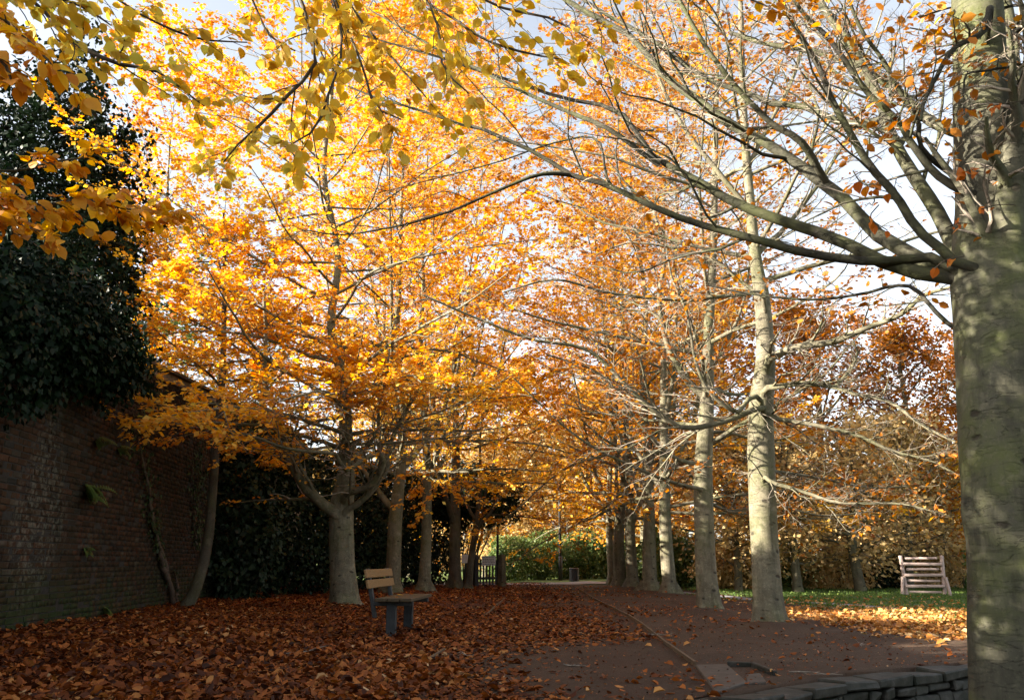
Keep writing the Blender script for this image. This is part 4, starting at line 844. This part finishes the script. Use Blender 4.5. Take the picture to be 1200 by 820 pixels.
# ------------------------------------------------------------------ background trees beyond the lawn and the far end
def bg_tree(label, x, y, h, rad, n, mat, seed, trunk_r=.18, size=.17, zc=.6, group='trees beyond the lawn', tm='bark', low=.18):
    rg = np.random.default_rng(seed); base = np.array([x, y, 0.0]); root = empty('woodland_tree', (x, y, 0), label, 'tree', group)
    P, R = resample([(0, 0, -.1), (rg.normal() * .1, 0, h * .3), (rg.normal() * .25, 0, h * .6), (rg.normal() * .3, 0, h * .9)], [trunk_r, trunk_r * .8, trunk_r * .5, .03], 24)
    V, F = trunk_mesh(P, R, 10, seed, .4); obj('trunk', mesh_np('trunk', V, F, smooth=True), M[tm], root)
    nb = 34; t = np.linspace(low, .95, nb); b_ = P[(t * 23).astype(int)]; az = np.arange(nb) * 2.4 + rg.uniform(-.4, .4, nb)
    env = np.sin(np.clip((t - low + .15) / (1.12 - low), 0, 1) * pi) ** .6
    el = .05 + .9 * t; d = np.stack([np.cos(az) * np.cos(el), np.sin(az) * np.cos(el), np.sin(el)], -1); e = rad * env * rg.uniform(.75, 1.15, nb)
    U = np.linspace(0, 1, 8); LP = b_[:, None] + d[:, None] * (e[:, None] * U)[:, :, None] + rg.normal(size=(nb, 8, 3)) * .06; LR = (trunk_r * .3) * np.linspace(1, .2, 8)[None].repeat(nb, 0)
    P1, R1 = spawn(LP, LR, 9, .1, 1, .42, .85, rg, K=3, flat=.5, noise=.2, rmin=.008)
    Va, Fa = tubes(LP, LR, 4); Vb_, Fb_ = tubes(P1, R1, 3); obj('branches', mesh_np('branches', Va, Fa), M[tm], root, kind='stuff'); obj('twigs', mesh_np('twigs', Vb_, Fb_), M['twig'], root, kind='stuff')
    per = max(1, n // len(P1)); pos, al, nr, s, rn = twig_leaves(P1, per, rg, size, thr=-.5, seed=seed, jitter=.22, tiltn=.9, nsc=1.1)
    V, F, a, _ = leaf_arrays(pos, al, nr, s, rn); obj('crown', mesh_np('crown', V, F, {'rnd': a}), M[mat], root, kind='stuff')
    return root
BGT = [
 ('small pale trunk with light brown leaves seen between the two nearest avenue trunks', 7.05, 26.3, 5.6, 2.3, 7000, 'leaf_olive', .12),
 ('small sunlit trunk with tan leaves just right of the banded beech', 8.85, 26.2, 5.8, 2.4, 7000, 'leaf_olive', .15),
 ('sunlit trunk in the middle of the wood edge behind the lawn', 10.9, 26.4, 5.8, 2.5, 8000, 'leaf_olive', .17),
 ('tan leaved tree behind the log frame', 13.4, 28.5, 6.2, 2.7, 8000, 'leaf_olive', .14),
 ('brown tree behind the right side of the log frame', 15.6, 30, 6.6, 2.6, 7000, 'leaf_russet', .14),
 ('bright yellow tree showing beside the big trunk', 17.0, 32, 5.6, 2.0, 8000, 'leaf_yellow', .15),
 ('tall russet beech in the second row of the wood edge', 9, 34, 14, 5.4, 14000, 'leaf_russet', .22),
 ('tall copper tree standing behind the middle sunlit trunk', 13.2, 35, 13.5, 5.0, 14000, 'leaf_russet', .22),
 ('tall copper tree far behind the log frame', 17.6, 36, 12.6, 4.8, 13000, 'leaf_russet', .22),
 ('orange tree between the right row and the wood edge', 6.3, 39, 13, 5.0, 13000, 'leaf_orange', .24),
 ('copper tree beyond the wood edge near the big trunk', 21.5, 38, 12.5, 4.8, 11000, 'leaf_russet', .2)]
for i, (lb, x, y, h, rad, n, mt, tr_) in enumerate(BGT): bg_tree(lb, x, y, h, rad, n, mt, 110 + i, tr_, .15 if y < 34 else .19)
BGE = [('yellow green tree above the gate at the far end', -1.5, 48, 9, 4.0, 11000, 'leaf_olive', .2), ('pale yellow green tree in the middle of the far end', 1.8, 50, 10, 4.4, 12000, 'leaf_olive', .2),
       ('orange beech at the far end behind the lamp post', 4.6, 50, 12, 5.0, 13000, 'leaf_orange', .24), ('tall orange beech behind the far end of the avenue', 0.5, 58, 16, 7, 14000, 'leaf_orange', .3),
       ('golden tree behind the far left end of the avenue', -6, 50, 15, 6, 13000, 'leaf_gold', .28), ('tall orange tree behind the far right end of the avenue', 8, 56, 16, 7, 14000, 'leaf_orange', .3)]
for i, (lb, x, y, h, rad, n, mt, tr_) in enumerate(BGE): bg_tree(lb, x, y, h, rad, n, mt, 130 + i, tr_, .2 if y < 52 else .27, group='trees beyond the end of the avenue', low=.12)
# undergrowth under the wood edge
UG = ['dark bramble clump under the wood edge between the avenue trunks', 'dark bramble clump left of the sunlit trunk', 'dark bramble clump right of the sunlit trunk', 'dark bramble clump left of the log frame',
      'dark bramble clump behind the log frame', 'dark rounded bush to the right of the log frame', 'dark bush under the bright yellow tree']
for i, lb in enumerate(UG):
    x = 7.4 + i * 1.75 - (.4 if i == 5 else 0); shrub('bramble_bush', lb, 'bush', (x, (27.9 + i * .4 + (i % 2) * .8) if i != 5 else 26.6, .7), (1.35, .9, .75 + .2 * (i % 3)), 4500, 'leaf_green' if i in (5, 1) else ('leaf_olive' if i % 2 == 0 else 'leaf_ever'), .13, 150 + i, 'undergrowth at the wood edge', stems=5)

# distant wood closes the horizon
rg = np.random.default_rng(200); n = 12000
az = rg.uniform(-1.2, 1.2, n); dist = rg.uniform(75, 95, n); hh = (11 + 3 * np.sin(az * 9) + 2 * np.sin(az * 23 + 1)) * rg.random(n) ** .8
pos = np.stack([np.sin(az) * dist, np.cos(az) * dist, hh], -1)
V, F, a, _ = leaf_arrays(pos, rg.normal(size=(n, 3)), norm(np.stack([-np.sin(az), -np.cos(az), np.full(n, .6)], -1) + rg.normal(size=(n, 3)) * .5), rg.uniform(.9, 1.8, n), np.clip(.5 + .3 * noise3(pos, .15, 4) + rg.normal(size=n) * .15, 0, 1))
obj('distant_wood', mesh_np('distant_wood', V, F, {'rnd': a}), M['leaf_olive'], label='brown and olive wood far beyond the avenue', cat='wood', kind='stuff')

# ------------------------------------------------------------------ fallen leaves, grass
def litter(name, label, N, xf, mat, size, seed, kind='mid', lift=.012, stand=.35, cat='leaves'):
    rg = np.random.default_rng(seed); x, y = xf(rg, N); z = mound(x, y) + lift * rg.random(len(x)) * 2 + .008
    pos = np.stack([x, y, z], -1); a_ = rg.uniform(0, 6.28, len(x)); al = np.stack([np.cos(a_), np.sin(a_), rg.normal(size=len(x)) * stand * .5], -1)
    nr = norm(np.stack([rg.normal(size=len(x)) * stand, rg.normal(size=len(x)) * stand, np.ones(len(x))], -1))
    s = size * rg.uniform(.45, 1.35, len(x)); pos[:, 2] += .25 * s * np.abs(al[:, 2]); rn = np.clip(rg.beta(2.2, 2.4, len(x)) + .12 * noise3(pos, 1.0, seed), 0, 1)
    V, F, a, _ = leaf_arrays(pos, al, nr, s, rn, kind, curl=rg.uniform(-4, 5, len(x)))
    return obj(name, mesh_np(name, V, F, {'rnd': a}), mat, label=label, cat=cat, kind='stuff')
def samp(rg, N, y0, y1, dens):
    y = y0 + (y1 - y0) * rg.random(N) ** 1.35; x = rg.uniform(-9, 8.5, N) * np.ones(N)
    k = rg.random(N) < dens(x, y, rg); x, y = x[k], y[k]
    ok = (y > np.interp(x, EX, EY) + .2) & (x > WALL_A + WALL_B * y + .05); return x[ok], y[ok]
def dens_main(x, y, rg):
    nz = noise3(np.stack([x, y, 0 * x], -1), 1.1, 6)
    bord = .5 + .06 * (y - 6) + .5 * nz                       # leaf bank reaches out onto the path
    bord = np.where(y > 9, 1.85 + .35 * nz, bord)
    bord = np.where((y > 9) & (y < 10.2), .35 + .165 + (y - 9) / 1.2 * 1.1 + .4 * nz, bord)
    d = np.clip((bord + .25 - x) / 1.3, 0, 1) ** 1.5
    bare = np.exp(-((x - .9) ** 2) / 1.2 - ((y - 18.5) ** 2) / 5) + np.exp(-((x + 1.0) ** 2) / .7 - ((y - 18) ** 2) / 6); d = d * (1 - .85 * np.clip(bare + .25 * nz * (bare > .15), 0, 1))
    return d
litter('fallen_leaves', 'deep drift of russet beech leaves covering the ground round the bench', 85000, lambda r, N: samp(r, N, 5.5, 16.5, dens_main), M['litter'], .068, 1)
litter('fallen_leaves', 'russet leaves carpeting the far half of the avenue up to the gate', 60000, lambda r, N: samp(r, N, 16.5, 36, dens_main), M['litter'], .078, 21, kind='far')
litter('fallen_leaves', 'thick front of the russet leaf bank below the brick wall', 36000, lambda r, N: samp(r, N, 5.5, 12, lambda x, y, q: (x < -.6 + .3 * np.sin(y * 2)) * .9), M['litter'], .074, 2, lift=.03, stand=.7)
def dens_thin(x, y, rg):
    nz = noise3(np.stack([x, y, 0 * x], -1), .9, 11); return np.clip(.35 + .45 * nz, .06, .9) * (x > .2) * (x < 6.5) * np.where(x > 4.2, .35, 1)
litter('scattered_leaves', 'scattered russet leaves on the path and the bare earth under the right row', 20000, lambda r, N: samp(r, N, 5.5, 32, dens_thin), M['litter_path'], .066, 3, stand=.45)
litter('leaf_crumbs', 'small dark leaf crumbs strewn over the path and bare earth', 26000, lambda r, N: samp(r, N, 5.2, 20, lambda x, y, q: (x > -1.5) * (x < 6.5) * .9), M['litter'], .024, 9, kind='far', stand=.3)
def lawn_s(rg, N):
    x = rg.uniform(4.4, 11, N); y = rg.uniform(9, 22, N); nz = noise3(np.stack([x, y, 0 * x], -1), .8, 12)
    k = rg.random(N) < np.clip(1.25 - np.abs(y - 13.6) / 3.1 + .35 * nz, .03, 1) * np.clip((x - 4.4) / 1.5, 0, 1); x, y = x[k], y[k]
    ok = y > np.interp(x, EX, EY) + .2; return x[ok], y[ok]
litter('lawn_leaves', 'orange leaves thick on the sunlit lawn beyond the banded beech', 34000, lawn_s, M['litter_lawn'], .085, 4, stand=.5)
rg = np.random.default_rng(7); N = 48000
x = rg.uniform(3.6, 26, N); y = 8 + 26 * rg.random(N) ** 1.1; nz = noise3(np.stack([x, y, 0 * x], -1), .9, 13)
k = rg.random(N) < np.clip((x - 5.0 + nz * 1.2) / 1.5, 0, 1); k &= y > np.interp(x, EX, EY) + .15
fpx = np.interp(y, [11, 12.5, 14.6, 20, 25.5], [20, 12, 8.6, 6.5, 5.0]); k &= np.abs(x - fpx) > .3
x, y = x[k], y[k]; pos = np.stack([x, y, mound(x, y)], -1); a_ = rg.uniform(0, 6.28, len(x)); al = np.stack([np.cos(a_) * .5, np.sin(a_) * .5, np.ones(len(x))], -1)
nr = np.stack([np.sin(a_), -np.cos(a_), np.zeros(len(x))], -1); V, F, a, _ = leaf_arrays(pos, al, norm(nr + .01), rg.uniform(.03, .07, len(x)), np.clip(rg.random(len(x)) * .6 + .25 + .2 * nz[k], 0, 1))
obj('lawn_grass', mesh_np('lawn_grass', V, F, {'rnd': a}), M['grass'], label='short green grass of the lawn beyond the right row', cat='grass', kind='stuff')

# ------------------------------------------------------------------ bench
bx, by = -1.46, 11.15
bench = empty('park_bench', (bx, by, 0), 'wooden park bench with two back planks facing the path on thick grey posts', 'bench', rz=-.07)
def part(name, c, d, mat, tilt=0, parent=bench, rz=0, bevel=.006):
    mb = MB(); mb.box((0, 0, 0), d); o = mb.build(name, mat, parent, bevel=bevel); o.location = c; o.rotation_euler = (0, tilt, rz); return o
for s in (-.55, .55):
    part('leg', (0, s, .17), (.12, .09, .46), M['post_grey'])
    part('seat_bearer', (.02, s, .405), (.50, .07, .055), M['post_dark'])
    part('back_support', (-.268, s, .53), (.05, .07, .60), M['post_dark'], -.2)
for k in range(3):
    part('seat_plank', (-.10 + k * .155, 0, .456), (.145, 1.5, .042), M['plank_seat'])
part('back_plank', (-.276, 0, .64), (.032, 1.5, .105), M['plank'], -.2)
part('back_plank', (-.303, 0, .765), (.032, 1.5, .105), M['plank'], -.2)
o = bpy.data.objects.new('leaf', NEARM['leaf_near_orange'][2]); o.location = (bx - .08, by + .1, .483); o.scale = (1.3, 1.3, 1.3); o.rotation_euler = (.1, -.1, .6); link(o, None, 'single orange leaf lying on the bench seat', 'leaf')

for k, (dx, dy, rz_) in enumerate(((-.02, -.45, 1.2), (.12, .5, 2.6), (-.12, -.1, 4.0))):
    o = bpy.data.objects.new('leaf', NEARM['leaf_near_russet'][k]); o.location = (bx + dx, by + dy, .483); o.rotation_euler = (.15, .1, rz_)
    link(o, None, ('brown leaf at the near end of the bench seat', 'brown leaf at the far end of the bench seat', 'brown leaf at the back of the bench seat')[k], 'leaf')
def fallen_twig(label, x, y, L, a, seed):
    r = np.random.default_rng(seed); z = float(mound(np.array(x), np.array(y))); root = empty('fallen_twig', (x, y, z + .02), label, 'twig')
    d = np.array([cos(a), sin(a), .03]); pts = [np.array([0, 0, .02])]
    for k in range(6): d = norm(d + r.normal(size=3) * [.3, .3, .12]); pts.append(pts[-1] + d * L / 6); pts[-1][2] = max(.005, pts[-1][2])
    P, R_ = resample(pts, [.007, .006, .006, .005, .004, .003, .002], 20); limb_obj(P, R_, M['twig'], root, 5, 'stem')
    P1, R1 = spawn(P[None], R_[None], [5], .2, .95, .4, .8, r, flat=.95, K=5, rmin=.0015); P1[:, :, 2] = np.maximum(P1[:, :, 2], .004); V, F = tubes(P1, R1, 4); obj('side_twigs', mesh_np('side_twigs', V, F), M['twig'], root)
for k, (px, py, L, a) in enumerate(((925, 792, .45, .5), (660, 782, .35, .7), (560, 770, .4, 2.4), (760, 745, .4, .2), (1010, 760, .3, 1.0), (330, 770, .5, .9))):
    fallen_twig(('dead twig lying by the stones at the near end of the bare earth', 'pale dead twig on the bare near part of the path', 'dead twig lying in the leaves right of the bench', 'thin twig lying beside the right path edging', 'short twig on the bare earth below the banded beech', 'dead twig on the leaf bank left of the bench')[k], *G(px, py), L, a, 300 + k)

# ------------------------------------------------------------------ gate, fence, sign, posts, bin
gy = 31.2; gxc = PY(572, 670, gy)[0]
gate = empty('wooden_gate', (gxc, gy, 0), 'dark wooden picket gate at the far left end of the path', 'gate')
for k in range(8): part('picket', ((k - 3.5) * .115, 0, .52 + .03 * (k % 2)), (.07, .025, .86 + .05 * (k % 3)), M['post_dark'], parent=gate, bevel=.004)
for z in (.3, .82): part('rail', (0, .04, z), (.92, .04, .09), M['post_dark'], parent=gate, bevel=.004)
sg = empty('sign', (gxc + .02, gy - .05, .0), 'white notice board with five lines of small print on the gate', 'sign')
part('board', (0, 0, .93), (.52, .015, .34), M['sign'], parent=sg, bevel=.002)
rs = np.random.default_rng(3); mb = MB()
for ln in range(5):
    xx = -.22
    while xx < .18:
        w = rs.uniform(.03, .09); mb.box((xx + w / 2, -.010, 1.05 - ln * .06), (w, .003, .022)); xx += w + .018
mb.build('print', M['ink'], sg)
def post(name, label, cat, px, py, h, r, mat, Y=None, square=True):
    x, y = G(px, py) if Y is None else (PY(px, py, Y)[0], Y); root = empty(name, (x, y, 0), label, cat)
    mb = MB(); mb.tube([(0, 0, -.1), (0, 0, h - .05), (0, 0, h)], [r * 1.2, r, r * .8], 4 if square else 10); mb.build('shaft', M[mat], root, smooth=not square); return root, x, y
post('gate_post', 'thick grey timber post at the right side of the gate', 'post', 588, 686, 1.15, .14, 'bark', 31.2)
post('gate_post', 'dark timber post at the left side of the gate', 'post', 557, 686, 1.15, .11, 'post_dark', 31.2)
r_, x_, y_ = post('pole', 'thin dark pole rising just behind the gate', 'pole', 583, 685, 2.3, .045, 'metal_dark', 32, False)
r_, x_, y_ = post('sign_post', 'thin dark post with a pale notice left of the gate', 'sign', 545, 686, 1.2, .04, 'metal_dark', 30.8, False)
part('notice', (0, -.05, 1.0), (.26, .015, .3), M['sign'], parent=r_, bevel=.002)
# lamp post
lx, ly = G(657, 680); lamp = empty('lamp_post', (lx, ly, 0), 'tall dark lamp post at the end of the avenue', 'lamp post')
mb = MB(); mb.tube([(0, 0, -.1), (0, 0, 1.1), (0, 0, 1.15)], [.10, .10, .07], 12); mb.build('base', M['metal_dark'], lamp, smooth=True)
mb = MB(); mb.tube([(0, 0, 1.1), (0, 0, 4.2), (0, 0, 4.3)], [.075, .055, .05], 12); mb.build('shaft', M['metal_dark'], lamp, smooth=True)
mb = MB(); mb.tube([(0, 0, 4.3), (0, 0, 4.36), (0, 0, 4.7), (0, 0, 4.78), (0, 0, 4.86)], [.06, .12, .2, .22, .04], 10); mb.build('lantern', M['metal_dark'], lamp)
# litter bin
lx, ly = G(673, 682); lb = empty('litter_bin', (lx, ly, 0), 'dark slatted litter bin on the grass right of the lamp post', 'bin'); lb.scale = (.75, .75, .72)
for k in range(14):
    a = k * 2 * pi / 14; part('slat', (cos(a) * .27, sin(a) * .27, .42), (.03, .10, .72), M['metal_dark'], parent=lb, rz=a, bevel=.004)
mb = MB(); mb.tube([(0, 0, .08), (0, 0, .7)], [.22, .24], 14); mb.build('liner', M['post_dark'], lb, smooth=True)
mb = MB(); mb.tube([(0, 0, .78), (0, 0, .82), (0, 0, .86)], [.30, .31, .26], 16, True); mb.build('rim', M['metal_dark'], lb)

# ------------------------------------------------------------------ log frame on the lawn
fx, fy = G(1085, 697); lf = empty('log_frame', (fx, fy, 0), 'bleached wooden log climbing frame standing on the lawn', 'climbing frame', rz=-.36); lf.scale = (.88, .9, .97)
def log(name, a, b, r):
    mb = MB(); a, b = np.array(a, float), np.array(b, float); P, R = resample([a, (a + b) / 2 + rng.normal(size=3) * .004, b], [r, r * .97, r * .94], 8); mb.tube(P, R, 10); return mb.build(name, M['log'], lf, smooth=False)
for s in (-1, 1):
    log('post', (s * .54, 0, -.1), (s * .60, .10, 1.10), .062); log('brace', (s * .70, -.12, -.1), (s * .62, -.05, .50), .050)
for k in range(7):
    z = .09 + k * .155; front = k % 2 == 1; hw = .56 if front else .47
    log('rail', (-hw, (-.085 if front else .03) + z * .09, z), (hw, (-.085 if front else .03) + z * .09, z + rng.uniform(-.012, .012)), .046 if front else .036)

# ------------------------------------------------------------------ things on the wall: climbing ivy and ferns
def on_wall(px, py, out=.06):
    x = (px - CX) / FPX; y = -(py - CY) / FPX; f_ = cos(PITCH) - y * sin(PITCH); w = sin(PITCH) + y * cos(PITCH); t = WALL_A / (x - WALL_B * f_)
    p = np.array([x * t, f_ * t, CAMZ + w * t]); p[0] += wn_[0] * out; p[1] += wn_[1] * out; return p
def vine(label, lines, leafn, seed, r0=.03):
    rg = np.random.default_rng(seed); b = on_wall(*lines[0][0]); b[2] = 0; root = empty('climbing_ivy', tuple(b), label, 'ivy')
    allp = []
    for ln in lines:
        Q = [on_wall(a, c, .07) for a, c in ln]; p, r = resample(Q, np.linspace(r0, .01, len(Q)), 30); p = p + rg.normal(size=p.shape) * .012; limb_obj(p - b, r, M['ivy_stem'], root, 7, 'stem'); allp.append(p)
    pos = np.concatenate([np.repeat(p, leafn, 0) for p in allp]); w = .06 + .22 * np.clip((pos[:, 2] - 1.2) / 1.5, 0, 1)
    off = rg.normal(size=pos.shape) * w[:, None]; off[:, 0] = np.abs(off[:, 0]) * .25; keep = rg.random(len(pos)) < np.clip((pos[:, 2] - .6) / 2, .04, 1); pos = (pos + off)[keep]
    al = norm(rg.normal(size=pos.shape) * .5 - ZUP); nr = norm(np.array([wn_[0], wn_[1], .2]) + rg.normal(size=pos.shape) * .35)
    V, F, a, _ = leaf_arrays(pos, al, nr, rg.uniform(.05, .1, len(pos)), rg.random(len(pos)) * .9, 'mid'); obj('foliage', mesh_np('foliage', V - b, F, {'rnd': a}), M['leaf_vine'], root, kind='stuff')
vine('thick twisted ivy stem climbing the middle of the brick wall', [[(199, 716), (196, 690), (186, 650), (176, 615), (170, 580), (163, 545), (158, 515), (150, 480)], [(200, 716), (203, 690), (201, 668)], [(192, 680), (184, 655), (180, 630), (170, 600)]], 17, 5, .06)
vine('thin ivy strands climbing the brick wall behind the slender tree', [[(272, 700), (268, 670), (262, 650)], [(226, 640), (224, 600), (222, 560), (221, 530)], [(231, 650), (229, 600), (231, 560), (233, 530)]], 9, 6, .02)
def fern(label, px, py, s, seed, nf=6):
    rg = np.random.default_rng(seed); b = on_wall(px, py, .02); root = empty('wall_fern', tuple(b), label, 'fern', None)
    Vs, Fs, As = [], [], []
    for k in range(nf):
        a = rg.uniform(-1.3, 1.3) + (.0); L = s * rg.uniform(.6, 1.1); along = np.array([-sin(a) * wd[0] * -1, -sin(a) * wd[1] * -1, 0]) + np.array([wn_[0], wn_[1], 0]) * .6 + ZUP * cos(a) * .6
        p = np.zeros(3); pts = [p]; d = norm(along)
        for j in range(12): d = norm(d - ZUP * .13); p = p + d * L / 12; pts.append(p)
        pts = np.array(pts); T = np.gradient(pts, axis=0); sd_ = norm(np.cross(T, np.array([wn_[0], wn_[1], .5])))
        for sg_ in (-1, 1):
            ln = L * .28 * np.sin(np.linspace(.25, 1, 13) * pi * .95) + .008; V, F, a_, _ = leaf_arrays(pts, sd_ * sg_ + T * 3 * .3, np.tile([wn_[0], wn_[1], .5], (13, 1)), ln, rg.random(13) * .5 + .5)
            Vs.append(V); Fs.append(F + sum(len(v) for v in Vs[:-1])); As.append(a_)
    obj('fronds', mesh_np('fronds', np.concatenate(Vs), np.concatenate(Fs), {'rnd': np.concatenate(As)}), M['leaf_fern'], root)
M['leaf_fern'] = leafmat('fern_frond', [(0, (.03, .06, .012)), (1, (.09, .15, .035))], .3)
fern('bright green fern growing out of the middle of the brick wall', 100, 578, .42, 1, 8)
fern('small fern high on the brick wall left of the ivy stem', 112, 520, .32, 2); fern('tiny fern low on the brick wall', 98, 645, .2, 3, 4)
fern('tiny fern at the mossy foot of the brick wall', 120, 716, .22, 4, 5); fern('small fern high on the brick wall beside the ivy stem', 138, 528, .25, 5, 5)
